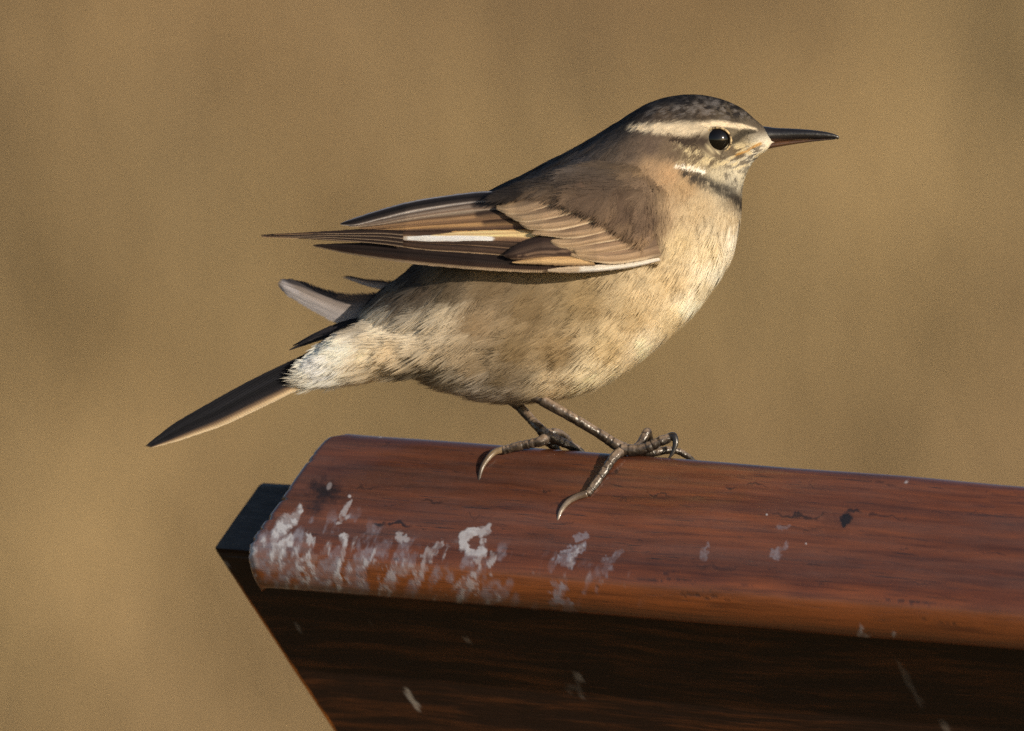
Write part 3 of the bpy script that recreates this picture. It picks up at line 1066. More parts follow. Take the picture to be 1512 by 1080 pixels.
def make_body():
    G = BG
    V = [G.reshape(-1, 3)]
    F = [tri([grid_faces(NU, NV, wrap=True)])]
    ends = np.vstack([G[0].mean(0), G[-1].mean(0)])
    V.append(ends)
    j = np.arange(NV); j2 = (j + 1) % NV
    k = NU * NV
    F.append(np.stack([j2, j, np.full(NV, k)], -1)); F.append(np.stack([(NU - 1) * NV + j, (NU - 1) * NV + j2, np.full(NV, k + 1)], -1))
    px, py = model_px(np.vstack(V))
    C = [plumage_color(px, py)]
    nb = k + 2
    off = nb
    nbody_faces = sum(len(f) for f in F)
    Yn = ridge_Y(918); Yf = ridge_Y(804)

    def add(path, radii, col=(0.0, 1.0), **kw):
        nonlocal off
        v, f, t = tube(path, radii, **kw)
        V.append(v); F.append(tri(f) + off); off += len(v)
        w = np.interp(t, [0, 1], col)[:, None]
        nz = (fbm(v[:, 0] / 6, v[:, 2] / 6, v[:, 1] / 6, seed=91) - 0.5)[:, None]
        plate = sstep(-0.1, 0.75, RING[0])[:, None]; joint = sstep(0.80, 0.97, RING[1])[:, None]
        w = np.clip(w * 0.4 + plate * 0.6 + nz * 0.7 - 0.08, 0, 1) * (1 - 0.85 * joint)
        C.append(LEG_DARK * (1 - w) + LEG_PALE * w)
    # near leg: feathered thigh base, tarsus, foot pad
    add([M(755, 552, -26), M(775, 576, -38), M(798, 590, -46), M(845, 617, -50), M(885, 641, Yn - 2), M(908, 656, Yn - 2), M(924, 664, Yn - 2)], [12, 11, 8.5, 7.4, 7.4, 8.5, 9.5], (0.55, 0.2), n=110, scutes=11, depth=0.14)
    # far leg
    add([M(738, 560, 40), M(752, 586, 36), M(768, 602, 30), M(786, 622, 16), M(798, 634, Yf), M(806, 644, Yf)], [11, 9.5, 7.5, 7, 8, 9], (0.55, 0.25), n=90, scutes=9, depth=0.14)
    # near foot: hind toe down the face of the rail, three front toes over the ridge
    add([M(922, 664, Yn - 3), rail_pt(908, 674, 8), rail_pt(893, 695, 7), rail_pt(878, 716, 6.5), rail_pt(867, 730, 6)], [9, 7.5, 7, 6.6, 6.5], (0.25, 0.3), n=60, scutes=6, depth=0.3)
    add([M(916, 664, Yn - 8), M(938, 665, Yn - 8), M(958, 660, Yn - 10), M(974, 652, Yn - 10), M(988, 647, Yn - 8)], [9, 9, 8.5, 8, 7], (0.0, 0.0), n=60, scutes=5, depth=0.22)
    add([M(930, 668, Yn + 6), M(944, 658, Yn + 10), M(952, 644, Yn + 14), M(956, 638, Yn + 20), M(960, 652, Yn + 38), M(962, 674, Yn + 46)], [7, 7, 6.8, 6.4, 5.5, 5], (0.15, 0.6), n=50, scutes=5, depth=0.2)
    add([M(940, 668, Yn), M(965, 668, Yn), M(985, 665, Yn + 6), M(1002, 667, Yn + 12), M(1018, 676, Yn + 20)], [7, 6.5, 6, 5, 4.5], (0.1, 0.2), n=50, scutes=5, depth=0.2)
    # far foot
    add([M(808, 645, Yf), M(798, 652, Yf - 12), rail_pt(780, 656, 8), rail_pt(762, 660, 7), rail_pt(743, 665, 6)], [9, 8, 7.2, 6.8, 6.5], (0.35, 0.55), n=60, scutes=6, depth=0.3)
    add([M(800, 640, Yf), M(818, 648, Yf + 2), M(836, 656, Yf + 6), M(854, 664, Yf + 14)], [8.5, 8, 7, 6], (0.2, 0.2), n=50, scutes=5, depth=0.22)
    add([M(800, 646, Yf + 6), M(812, 655, Yf + 14), M(822, 664, Yf + 26)], [8, 7, 6], (0.2, 0.2), n=40, scutes=4, depth=0.22)
    add([M(806, 640, Yf + 6), M(824, 640, Yf + 18), M(838, 650, Yf + 32), M(846, 668, Yf + 44)], [7, 6.5, 6, 5.5], (0.2, 0.2), n=40, scutes=4, depth=0.22)
    Vw = to_world(np.vstack(V)); Fa = np.vstack(F)
    ob = mesh_np("body", Vw, [Fa], [M_PLUM, M_LEG], bird, color=np.clip(np.vstack(C), 0.002, 1), loc=FOOT)
    mi = np.zeros(len(Fa), np.int32); mi[nbody_faces:] = 1
    ob.data.polygons.foreach_set("material_index", mi)
    # claws: own pieces
    def claw(path, radii, c0, c1):
        v, f, t = tube(path, radii, seg=10, n=40, flat=0.7)
        col = (srgb(c0) * (1 - t[:, None]) + srgb(c1) * t[:, None]) * (0.35 + 0.6 * fbm(v[:, 0] / 3, v[:, 2] / 3, v[:, 1] / 3, seed=93))[:, None]
        mesh_np("claw", to_world(v), [tri(f)], M_CLAW, bird, color=col, loc=to_world(v[0]))
    claw([rail_pt(866, 729, 8), rail_pt(851, 734, 9), rail_pt(838, 742, 9), rail_pt(827, 757, 6), rail_pt(822, 780, 0.5)], [5.6, 4.8, 4.2, 3.2, 0.8], (92, 76, 62), (150, 136, 124))
    claw([rail_pt(742, 664, 8), rail_pt(730, 668, 9), rail_pt(719, 679, 9), rail_pt(710, 696, 6), rail_pt(705, 726, 0.5)], [5.4, 4.6, 4.0, 3.0, 0.8], (150, 128, 100), (60, 52, 48))
    claw([M(986, 647, Yn - 8), M(994, 644, Yn - 10), M(997, 654, Yn - 14), M(993, 668, Yn - 17), M(984, 681, Yn - 18)], [6.5, 5.6, 4.4, 3.0, 0.8], (36, 32, 30), (50, 44, 40))
    claw([M(1016, 675, Yn + 20), M(1024, 681, Yn + 24), M(1028, 694, Yn + 26)], [4.2, 3.0, 0.8], (50, 44, 40), (40, 36, 34))
    claw([M(962, 673, Yn + 46), M(964, 684, Yn + 48), M(961, 694, Yn + 48)], [4.4, 3.2, 0.8], (50, 44, 40), (40, 36, 34))
    claw([M(853, 663, Yf + 14), M(861, 669, Yf + 17), M(865, 680, Yf + 18)], [4.6, 3.4, 0.8], (50, 44, 40), (40, 36, 34))
    claw([M(822, 663, Yf + 26), M(828, 671, Yf + 30), M(829, 682, Yf + 30)], [4.6, 3.4, 0.8], (50, 44, 40), (40, 36, 34))
    claw([M(846, 667, Yf + 44), M(850, 678, Yf + 46), M(848, 690, Yf + 46)], [4.4, 3.2, 0.8], (50, 44, 40), (40, 36, 34))
    return ob


make_body()

# ---- feather tracts: every contour feather is a fan of fine barbs
def strands_from_feathers(root, nrm, flow, L, W, col, nb, lift, wid, rs, droop=0.0, colfn=None):
    """returns V, F, C, N arrays for nb barbs on each of the given feathers (model units)"""
    n = len(root)
    side = np.cross(nrm, flow); side /= np.linalg.norm(side, axis=1, keepdims=True) + 1e-9
    K = nb
    tk = 0.05 + 0.80 * (np.arange(K)[None, :] + rs.random((n, K))) / K
    sgn = np.where(rs.random((n, K)) < 0.5, -1.0, 1.0)
    al = (0.80 * (1 - tk) + 0.10) * (0.5 + 0.7 * rs.random((n, K))) * sgn
    bl = (0.42 + 0.34 * rs.random((n, K))) * (1.15 - 0.35 * tk)
    Lk = L[:, None]; Wk = W[:, None]
    jit = rs.normal(size=(n, K)) * 0.03
    pts = []
    segs = 4
    for i in range(segs):
        f = i / (segs - 1)
        along = (tk * 0.72 + bl * (f * np.cos(al) + 0.25 * f * f)) * Lk
        lat = (np.sin(al) * bl * (f - 0.38 * f * f) * 1.9 + jit) * Wk
        uu = along / Lk
        up = lift[:, None] * (np.sin(np.clip(uu, 0, 1.2) * 2.2) * 0.75 + 0.25 * uu) * (1 - 0.25 * (lat / Wk) ** 2) + 0.5
        up = up + rs.random((n, K)) * 0.5 * (0.4 + f)
        p = root[:, None] + flow[:, None] * along[..., None] + side[:, None] * lat[..., None] + nrm[:, None] * up[..., None]
        p[..., 2] -= droop * uu ** 2 * Lk * 0.1
        pts.append(p)
    P = np.stack(pts, 2)                      # n,K,segs,3
    T = np.gradient(P, axis=2)
    Wd = np.cross(T, nrm[:, None, None, :]); Wd /= np.linalg.norm(Wd, axis=-1, keepdims=True) + 1e-9
    prof = np.array([0.75, 1.0, 0.8])[None, None, :, None]
    ww = wid[:, None, None, None] * (0.7 + 0.6 * rs.random((n, K)))[..., None, None] * prof
    A = P[:, :, :3] - Wd[:, :, :3] * ww; B = P[:, :, :3] + Wd[:, :, :3] * ww; E = P[:, :, 3:]
    Vt = np.concatenate([A[:, :, 0:1], B[:, :, 0:1], A[:, :, 1:2], B[:, :, 1:2], A[:, :, 2:3], B[:, :, 2:3], E], 2)   # 7
    m = n * K
    Vt = Vt.reshape(m, 7, 3)
    b = np.arange(m)[:, None] * 7
    Q = np.vstack([b + np.array([0, 1, 3, 2]), b + np.array([2, 3, 5, 4])]); Tt = b + np.array([4, 5, 6])
    shade = (0.95 + 0.10 * rs.random((n, 1))) * (0.93 + 0.14 * rs.random((n, K)))
    if colfn is not None:       # every barb takes the colour of the place where it ends
        bx, by = model_px(P[:, :, 2].reshape(-1, 3))
        cb = colfn(bx, by).reshape(n, K, 1, 3)
    else:
        cb = col[:, None, None, :]
    shade = shade * (0.92 + 0.16 * tk)
    c = cb * shade[..., None, None] * np.array([0.92, 0.92, 0.98, 0.98, 1.02, 1.02, 1.04])[None, None, :, None]
    # soft shading normal: the body surface, bent a little with the fan
    nn = nrm[:, None] + side[:, None] * (np.sin(al) * 0.26)[..., None] + flow[:, None] * 0.10 + rs.normal(size=(n, K, 3)) * 0.05
    nn /= np.linalg.norm(nn, axis=-1, keepdims=True)
    Nn = np.repeat(nn.reshape(m, 1, 3), 7, 1)
    return Vt.reshape(-1, 3), [Q, Tt], np.broadcast_to(c, (n, K, 7, 3)).reshape(-1, 3), Nn.reshape(-1, 3)


def emit_plumage(name, batches, parent, label=None):
    Vs, Qs, Ts, Cs, Ns = [], [], [], [], []
    off = 0
    for V, (Q, T), C, N in batches:
        Vs.append(V); Qs.append(Q + off); Ts.append(T + off); Cs.append(C); Ns.append(N); off += len(V)
    ob = mesh_np(name, to_world(np.vstack(Vs)), [np.vstack(Qs), np.vstack(Ts)], M_PLUM, parent, color=np.clip(np.vstack(Cs), 0.001, 0.95), normals=np.vstack(Ns), loc=FOOT)
    ob["kind"] = "stuff"
    if label:
        ob["label"] = label
    return ob


WING_TOP = [(380, 346), (500, 328), (600, 300), (700, 284), (760, 272), (850, 246), (930, 252), (985, 290), (1010, 330)]
WING_BOT = [(380, 350), (463, 364), (520, 377), (600, 389), (700, 398), (800, 403), (880, 401), (965, 389), (1010, 360)]
WT = np.array(WING_TOP, float); WB = np.array(WING_BOT, float)
Y_BOT = np.array([(380, -28), (500, -66), (600, -112), (700, -148), (800, -166), (880, -166), (950, -150), (1010, -118)], float)
Y_TOP = np.array([(380, -26), (500, -48), (600, -60), (700, -58), (760, -68), (850, -98), (950, -122), (1010, -112)], float)


def wing_Y(px, py):
    t = np.interp(px, WT[:, 0], WT[:, 1]); b = np.interp(px, WB[:, 0], WB[:, 1])
    v = np.clip((b - py) / np.maximum(b - t, 4), 0, 1)
    yo = np.interp(px, Y_BOT[:, 0], Y_BOT[:, 1]); yt = np.interp(px, Y_TOP[:, 0], Y_TOP[:, 1])
    return yo + (yt - yo) * v ** 1.6


def feather_length(px, py):
    L = np.interp(px, [440, 520, 620, 720, 900, 980, 1040, 1080, 1120, 1140], [62, 62, 58, 52, 46, 36, 22, 14, 8, 6])
    L = L * np.interp(px, [440, 480, 520, 600], [0.3, 0.42, 0.65, 1.0])
    # head is shorter than the breast under it
    hd = sstep(300, 260, py) * sstep(880, 960, px)
    Lh = np.interp(px, [880, 960, 1040, 1090, 1120, 1140], [34, 22, 14, 11, 8, 6])
    br = sstep(290, 330, py) * sstep(960, 1000, px)
    L = L * (1 - br) + np.maximum(L, 34) * br
    return L * (1 - hd) + Lh * hd


def make_plumage():
    rs = np.random.default_rng(12)
    # candidate roots by surface area and feather size
    ii = rs.random(400000) * (NU - 1.001); jj = rs.random(400000) * NV
    i0 = ii.astype(int); j0 = jj.astype(int); fi = (ii - i0)[:, None]; fj = (jj - j0)[:, None]
    j1 = (j0 + 1) % NV

    def bil(A):
        return (A[i0, j0 % NV] * (1 - fi) + A[i0 + 1, j0 % NV] * fi) * (1 - fj) + (A[i0, j1] * (1 - fi) + A[i0 + 1, j1] * fi) * fj
    P = bil(BG); N = bil(BN); N /= np.linalg.norm(N, axis=1, keepdims=True)
    dv = (np.roll(BG, -1, 1) - np.roll(BG, 1, 1)) / 2
    area = np.linalg.norm(np.cross(BDU, dv), axis=-1)[i0, j0 % NV]
    px, py = model_px(P)
    L = feather_length(px, py)
    sp = 0.25 * L
    dens = area * NU * NV / 400000 / (0.85 * sp ** 2)
    keep = rs.random(len(px)) < dens
    # nothing grows under the folded wings, the eyes or the bill
    cov = (px > 690) & (px < 965) & (py > np.interp(px, WT[:, 0], WT[:, 1]) + 26) & (py < np.interp(px, WB[:, 0], WB[:, 1]) - 14) & (np.abs(P[:, 1]) > 30)
    eye = np.hypot(px - 1056, py - 208) < 24
    keep &= ~cov & ~eye & (px < 1138)
    P, N, px, py, L = P[keep], N[keep], px[keep], py[keep], L[keep]
    i0 = i0[keep]; j0 = j0[keep]
    flow = -BDU[i0, j0 % NV]
    flow /= np.linalg.norm(flow, axis=1, keepdims=True)
    # belly feathers sweep down a little, cheeks sweep back and down
    bel = sstep(420, 560, py) * sstep(900, 700, px)
    flow = flow + np.array([0, 0, -0.35])[None] * bel[:, None]
    # swirl for natural disorder
    flow = flow + (np.stack([fbm(px / 40, py / 40, seed=101), 0 * px, fbm(px / 40, py / 40, seed=102)], -1) - 0.5) * np.array([1.0, 0, 1.0]) * 0.6
    flow += rs.normal(size=flow.shape) * 0.10
    flow -= N * (flow * N).sum(1, keepdims=True)
    flow /= np.linalg.norm(flow, axis=1, keepdims=True)
    # around the eye the tiny feathers run backwards round the ring
    # a feather shows its colour at its tip, not at its root
    tx, ty = model_px(P + flow * (L * 0.62)[:, None])
    col = plumage_color(tx, ty)
    lift = L * (0.03 + 0.03 * rs.random(len(L)))
    lift *= np.where((rs.random(len(L)) < 0.025) & (py > 300), 1.7, 1.0)
    lift *= 1 + 0.7 * sstep(440, 560, py) * sstep(860, 740, px)
    nbig = L > 26
    out = []
    for sel, nb in ((nbig, 54), (~nbig, 26)):
        if sel.sum():
            w = np.where(L[sel] > 26, 0.52, 0.44) * (0.8 + 0.008 * L[sel])
            out.append(strands_from_feathers(P[sel], N[sel], flow[sel], L[sel], L[sel] * 0.52, col[sel], nb, lift[sel], w, rs, droop=0.5, colfn=plumage_color))
    return emit_plumage("plumage", out, bird, "soft buff, cream and grey-brown contour feathers")


make_plumage()


# ---- wings and tail: every flight feather traced by its two edges
def stops(*pairs):
    p = np.array([q[0] for q in pairs]); c = srgb([q[1] for q in pairs])
    return lambda s: np.stack([np.interp(s, p, c[:, k]) for k in range(3)], -1)


def feather(name, upper, lower, depth, colfn, parent, n=64, m=17, camber=4.0, mirror=1.0, dz=0.0, seed=1, fray=1.2, label=None, open_=0.07):
    U = arclen(upper, n); Lw = arclen(lower, n)
    s = np.linspace(0, 1, m)
    px = Lw[:, None, 0] * (1 - s)[None] + U[:, None, 0] * s[None]
    py = Lw[:, None, 1] * (1 - s)[None] + U[:, None, 1] * s[None]
    t = np.linspace(0, 1, n)
    tt, ss = np.meshgrid(t, s, indexing='ij')
    # uneven barb ends along both edges
    fr = (fbm(tt * 90, ss * 0 + seed, seed=seed, octv=2) - 0.5) * fray
    edge = (np.abs(ss - 0.5) * 2) ** 6
    py = py + fr * edge * np.sign(0.5 - ss) * np.minimum(1, np.abs(U[:, None, 1] - Lw[:, None, 1]) / 8)
    Y = depth(px, py) - camber * np.sin(np.pi * ss) * np.minimum(1, np.hypot(U[:, None, 0] - Lw[:, None, 0], U[:, None, 1] - Lw[:, None, 1]) / 20)
    P = M(px, py, Y)
    P[..., 1] *= mirror
    P[..., 2] += dz * np.interp(px, [380, 500, 700], [0.42, 0.7, 1.0])
    c = colfn(tt.ravel(), ss.ravel(), px.ravel(), py.ravel())
    st = fbm(tt.ravel() * 5, ss.ravel() * 34, seed=seed + 3, octv=3)
    c = c * (0.68 + 0.64 * st)[:, None] / WARM
    c = c * (1 - 0.45 * np.exp(-((ss.ravel() - 0.58) / 0.035) ** 2))[:, None]      # the shaft
    if mirror < 0:
        c = c * 1.0
    ln = np.linalg.norm(np.diff(U, axis=0), axis=1).sum()
    uv = np.stack([tt.ravel() * ln / 200, ss.ravel()], -1)
    V = to_world(P.reshape(-1, 3))
    ob = mesh_np(name, V, grid_faces(n, m, flip=mirror > 0), M_VANE, parent, color=np.clip(c, 0.002, 0.9), uv=uv, loc=FOOT, floats={'Open': np.full(len(V), open_), 'Along': tt.ravel()})
    if label:
        ob["label"] = label
    return ob


def vane(*pairs, marks=()):
    f = stops(*pairs)

    def fn(t, s, px, py):
        c = f(s)
        for line, w, col, amt in marks:
            d, _ = seg_dist(px, py + (fbm(px / 30, py / 3, seed=7) - 0.5) * 3, line)
            tw = np.interp(_, np.linspace(0, 1, len(w)), w)
            m = (sstep(*((1.25, 0.7) if max(w) < 9 else (1.5, 0.2)), d / np.maximum(tw, 0.2)) * amt)[:, None]
            c = c * (1 - m) + srgb(col) * m
        return c
    return fn


def covert_color(t, s, px, py):
    body = stops((0, (190, 160, 122)), (0.05, (232, 206, 168)), (0.12, (214, 184, 144)), (0.20, (150, 121, 91)), (0.36, (182, 150, 114)), (0.7, (140, 112, 86)), (1, (102, 81, 62)))(s)  # dark band above the pale edge is a painted shadow
    tip = srgb((206, 172, 128))
    m = (sstep(0.55, 0.98, t) * 0.6)[:, None]
    base = sstep(0.35, 0.0, t)[:, None] * 0.75
    c = body * (1 - m) + tip * m
    return c * (1 - base) + srgb((104, 83, 65)) * base


def make_wing(mirror, dz):
    lab = "folded near wing with cream bar, dark quills and buff coverts" if mirror > 0 else None
    # the wing's own skin under the quills and coverts
    nx, ny = 90, 24
    gx = np.linspace(560, 975, nx); v = np.linspace(0.0, 0.86, ny)
    tpy = np.interp(gx, WT[:, 0], WT[:, 1]); bpy_ = np.interp(gx, WB[:, 0], WB[:, 1])
    px = np.repeat(gx[:, None], ny, 1); py = bpy_[:, None] - 3 + (tpy - bpy_ + 6)[:, None] * v[None]
    P = M(px, py, wing_Y(px, py) + 5 + 30 * sstep(900, 975, px) + 16 * v[None] ** 2 * sstep(720, 780, px))
    P2 = P.copy(); P2[..., 1] += 7
    P[..., 1] *= mirror; P2[..., 1] *= mirror
    P[..., 2] += dz; P2[..., 2] += dz
    A = np.vstack([P.reshape(-1, 3), P2.reshape(-1, 3)])
    n = nx * ny
    idx = np.arange(n).reshape(nx, ny)
    loop = np.r_[idx[:-1, 0], idx[-1, :-1], idx[:0:-1, -1], idx[0, :0:-1]]; l2 = np.roll(loop, -1)
    Fs = [grid_faces(nx, ny, flip=mirror > 0), grid_faces(nx, ny, off=n, flip=mirror < 0), np.stack([loop, l2, l2 + n, loop + n], -1)]
    col = np.broadcast_to(srgb((74, 58, 46)), (len(A), 3))
    wing = mesh_np("wing", to_world(A), Fs, M_PLUM, bird, color=col, loc=FOOT)
    if lab:
        wing["label"] = lab
    k = dict(parent=wing, mirror=mirror, dz=dz)

    def dep(o):
        return lambda x, y: wing_Y(x, y) - o
    DK = (46, 36, 31)
    # lowest primary with its pale lower edge
    feather("primary_feather", [(900, 384), (800, 382), (700, 372), (640, 365), (560, 359.5), (500, 360), (463, 362)], [(966, 390), (880, 402), (800, 404), (700, 399.5), (600, 389.5), (520, 377), (463, 364)], dep(0),
            vane((0, (205, 176, 140)), (0.10, (196, 164, 126)), (0.17, (70, 52, 43)), (0.45, DK), (1, (44, 35, 31))), seed=11, camber=5, n=120, **k)
    # longest primaries
    feather("primary_feather", [(790, 366), (700, 357), (626, 352), (560, 348), (480, 346), (420, 346), (386, 347)], [(800, 386), (740, 379), (690, 375), (626, 370.5), (560, 361.5), (500, 356.5), (440, 352), (386, 349.5)], dep(3),
            vane((0, (190, 160, 124)), (0.07, (170, 138, 104)), (0.13, (62, 47, 39)), (0.36, (88, 67, 52)), (0.5, (56, 43, 36)), (0.72, (84, 64, 50)), (1, (44, 35, 31))), seed=12, n=120, **k)
    feather("primary_feather", [(790, 352), (700, 348), (626, 346), (560, 343), (500, 343), (440, 345), (398, 346)], [(800, 374), (700, 366), (626, 362), (560, 354.5), (500, 351.5), (440, 349.5), (398, 348.5)], dep(5.5),
            vane((0, (176, 146, 112)), (0.10, (150, 118, 88)), (0.18, (56, 43, 36)), (0.5, (84, 64, 49)), (0.62, (56, 44, 38)), (1, (28, 25, 25))), seed=13, n=120, **k)
    # secondary carrying the white and buff bar
    feather("secondary_feather", [(800, 333), (740, 336), (690, 338.5), (626, 340), (560, 338), (500, 341), (440, 344.5), (405, 346)], [(800, 362), (760, 360), (700, 359), (640, 359), (600, 357), (560, 353), (500, 349), (440, 347.5), (405, 347.5)], dep(8.5),
            vane((0, (96, 70, 54)), (0.14, (132, 100, 74)), (0.3, (150, 118, 84)), (0.6, (86, 64, 50)), (1, (48, 38, 34)),
                 marks=(([(806, 347), (760, 346), (700, 346), (640, 350)], (5.5, 5.5, 4.5, 2.5), (246, 206, 142), 1.0), ([(790, 341), (730, 340), (670, 343)], (2.2, 2.4, 1.2), (214, 166, 104), 0.9),
                        ([(726, 354), (680, 354), (640, 353.5), (598, 353)], (3.2, 4.4, 4.2, 1.8), (252, 244, 228), 1.0), ([(600, 353), (540, 349), (480, 347)], (2, 1.4, 0.8), (190, 164, 132), 0.7))), seed=14, n=140, m=25, camber=3, **k)
    # narrow tips of further quills between the bar and the longest primary
    xs = np.array([596, 560, 500, 440, 400, 386.0])
    lo = np.interp(xs, [386, 400, 440, 500, 560, 626], [349, 350, 351.5, 355.5, 360.5, 369]); hi = np.interp(xs, [386, 400, 440, 500, 560, 626], [347, 346.3, 345, 342.5, 340, 343])
    for q, (f, tip) in enumerate(((0.12, 418), (0.36, 404), (0.62, 432), (0.84, 462))):
        sel = xs > tip + 8
        X = np.r_[xs[sel], tip]
        lx = np.interp(X, xs[::-1], lo[::-1]); hx = np.interp(X, xs[::-1], hi[::-1])
        mid = lx + (hx - lx) * f; wd = np.maximum((lx - hx) * 0.15, 0.5); wd[-1] = 0.25
        feather("primary_feather", list(zip(X, mid - wd)), list(zip(X, mid + wd)), dep(10 + q * 0.8), vane((0, (176, 150, 120)), (0.16, (140, 114, 88)), (0.3, (54, 42, 36)), (0.7, (62, 48, 40)), (1, (34, 28, 26))), seed=60 + q, camber=1.0, fray=0.4, m=9, **k)
    # inner secondaries, buff edged
    feather("secondary_feather", [(800, 312), (740, 316), (680, 322), (626, 328), (580, 335), (548, 340)], [(806, 340), (740, 341), (690, 342), (640, 342.5), (590, 343), (548, 342)], dep(11),
            vane((0, (60, 46, 40)), (0.2, (112, 84, 62)), (0.38, (190, 146, 94)), (0.55, (150, 112, 76)), (0.75, (88, 66, 52)), (1, (62, 50, 43)), marks=(([(810, 320), (760, 324), (716, 330)], (12, 10, 5), (60, 46, 39), 0.85),)), seed=15, n=110, **k)
    feather("secondary_feather", [(800, 297), (740, 303), (680, 311), (626, 318), (580, 327), (530, 336)], [(806, 326), (740, 328), (690, 331), (640, 334), (590, 337), (540, 339.5), (530, 338)], dep(13),
            vane((0, (178, 138, 92)), (0.16, (122, 92, 68)), (0.4, (166, 128, 88)), (0.6, (112, 86, 66)), (0.8, (168, 146, 118)), (1, (70, 58, 50)), marks=(([(810, 306), (760, 310), (706, 318)], (14, 12, 5), (54, 42, 37), 0.85),)), seed=16, n=110, **k)
    # tertials along the top
    feather("tertial_feather", [(770, 288), (740, 290), (690, 295), (640, 304), (600, 312), (560, 322), (515, 333)], [(775, 309), (740, 311), (690, 314), (640, 320), (600, 326), (560, 333), (520, 336), (515, 335)], dep(15.5),
            vane((0, (186, 164, 138)), (0.18, (120, 96, 76)), (0.35, (142, 124, 106)), (0.55, (104, 84, 68)), (0.75, (176, 164, 150)), (0.9, (80, 68, 61)), (1, (60, 52, 48)), marks=(([(810, 294), (760, 297), (700, 304)], (14, 11, 5), (58, 47, 41), 0.85),)), seed=17, n=110, **k)
    feather("tertial_feather", [(745, 282), (728, 283.5), (700, 284.5), (640, 292.5), (600, 300), (560, 311), (520, 324), (503, 331)], [(752, 300), (728, 300), (690, 302), (640, 309), (600, 316), (560, 326), (525, 334), (503, 333)], dep(18.5),
            vane((0, (196, 184, 170)), (0.10, (160, 146, 132)), (0.20, (56, 47, 43)), (0.5, (34, 30, 29)), (0.80, (40, 35, 34)), (0.90, (96, 92, 92)), (0.96, (176, 174, 176)), (1, (90, 88, 90))), seed=18, n=120, camber=6, **k)
    # white bend of the wing, bastard wing, buff primary coverts
    feather("wing_edge_feather", [(972, 382), (930, 387.5), (880, 392.5), (838, 395), (808, 399)], [(974, 386), (934, 396), (880, 402.5), (836, 404.5), (808, 402.5)], dep(8), vane((0, (150, 130, 108)), (0.3, (236, 226, 206)), (1, (226, 208, 180)), marks=(([(850, 398), (808, 401)], (6, 6), (190, 160, 122), 0.8),)), seed=19, camber=4, **k)
    feather("primary_covert", [(872, 376), (830, 374), (795, 378), (770, 384), (756, 388)], [(878, 394), (830, 394), (790, 392), (768, 391), (756, 389.5)], dep(10), vane((0, (110, 84, 62)), (0.25, (222, 182, 128)), (0.6, (212, 168, 112)), (0.8, (120, 90, 64)), (1, (80, 62, 50))), seed=20, **k)
    feather("alula_feather", [(870, 350), (830, 348), (800, 348), (770, 358), (752, 370), (744, 378)], [(872, 382), (830, 382), (800, 381), (775, 384), (756, 384), (744, 380)], dep(12.5), vane((0, (150, 120, 92)), (0.09, (74, 56, 46)), (0.35, (60, 46, 39)), (0.55, (96, 76, 62)), (0.7, (58, 45, 39)), (1, (52, 42, 37)), marks=(([(848, 372), (800, 374), (764, 380)], (2.2, 1.6, 0.8), (140, 112, 88), 0.7),)), seed=21, camber=6, **k)
    # greater coverts
    cov = [([(965, 352), (925, 364), (880, 371), (845, 375)], [(975, 380), (940, 389), (905, 391.5), (872, 388), (845, 379)]),
           ([(955, 342), (905, 356), (860, 363), (830, 366)], [(962, 364), (910, 375.5), (865, 379), (845, 375), (830, 369)]),
           ([(940, 328), (890, 342), (845, 350), (812, 354)], [(950, 350), (900, 362), (855, 367.5), (828, 366), (812, 358)]),
           ([(920, 312), (870, 327), (825, 337), (790, 344)], [(936, 334), (880, 349), (840, 353.5), (812, 353), (790, 347)]),
           ([(900, 298), (850, 311), (805, 322), (765, 330)], [(915, 318), (860, 336), (818, 342), (786, 341.5), (765, 334)]),
           ([(880, 286), (830, 297), (790, 307), (748, 317)], [(895, 304), (840, 320), (800, 329), (768, 330), (748, 321)]),
           ([(860, 272), (810, 282), (770, 292), (730, 305)], [(875, 292), (820, 308), (780, 317), (752, 318), (730, 309)])]
    for q, (u, l) in enumerate(cov):
        jr = np.random.default_rng(300 + q)
        u = [(x + jr.normal() * 2.2, y + jr.normal() * 1.4) for x, y in u]; l = [(x + jr.normal() * 2.2, y + jr.normal() * 1.4) for x, y in l]
        feather("wing_covert", u, l, dep(15 + q * 1.7), covert_color, seed=30 + q, camber=5.5, fray=1.2, n=70, open_=0.12, **k)

    # soft lesser coverts over the shoulder
    rs = np.random.default_rng(77)
    poly = [(742, 286), (772, 272), (830, 254), (890, 238), (940, 244), (985, 280), (1000, 315), (1000, 372), (984, 378), (972, 358), (944, 332), (902, 306), (852, 285), (800, 279), (758, 290)]
    n = 8200
    px = rs.uniform(735, 1005, n); py = rs.uniform(224, 395, n)
    ok = in_poly(px, py, poly)
    px, py = px[ok], py[ok]
    Y = wing_Y(px, py) - 24 - 10 * sstep(960, 880, px) * sstep(262, 292, py)
    # sink into the breast at the front
    Y = Y + 36 * sstep(945, 1000, px) + 14 * sstep(285, 255, py)
    P = M(px, py, Y)
    h = 2.0
    Pu = M(px + h, py, wing_Y(px + h, py)) - M(px - h, py, wing_Y(px - h, py))
    Pv = M(px, py + h, wing_Y(px, py + h)) - M(px, py - h, wing_Y(px, py - h))
    N = np.cross(Pu, Pv); N /= np.linalg.norm(N, axis=1, keepdims=True)
    N[N[:, 1] > 0] *= -1
    ang = np.radians(np.interp(py, [240, 290, 340, 380], [24, 34, 30, 8]) + np.interp(px, [760, 860, 960, 1000], [-12, 0, 22, 10]) + rs.normal(size=len(px)) * 9)
    flow = np.stack([-np.cos(ang), 0 * ang, -np.sin(ang)], -1)
    flow -= N * (flow * N).sum(1, keepdims=True); flow /= np.linalg.norm(flow, axis=1, keepdims=True)
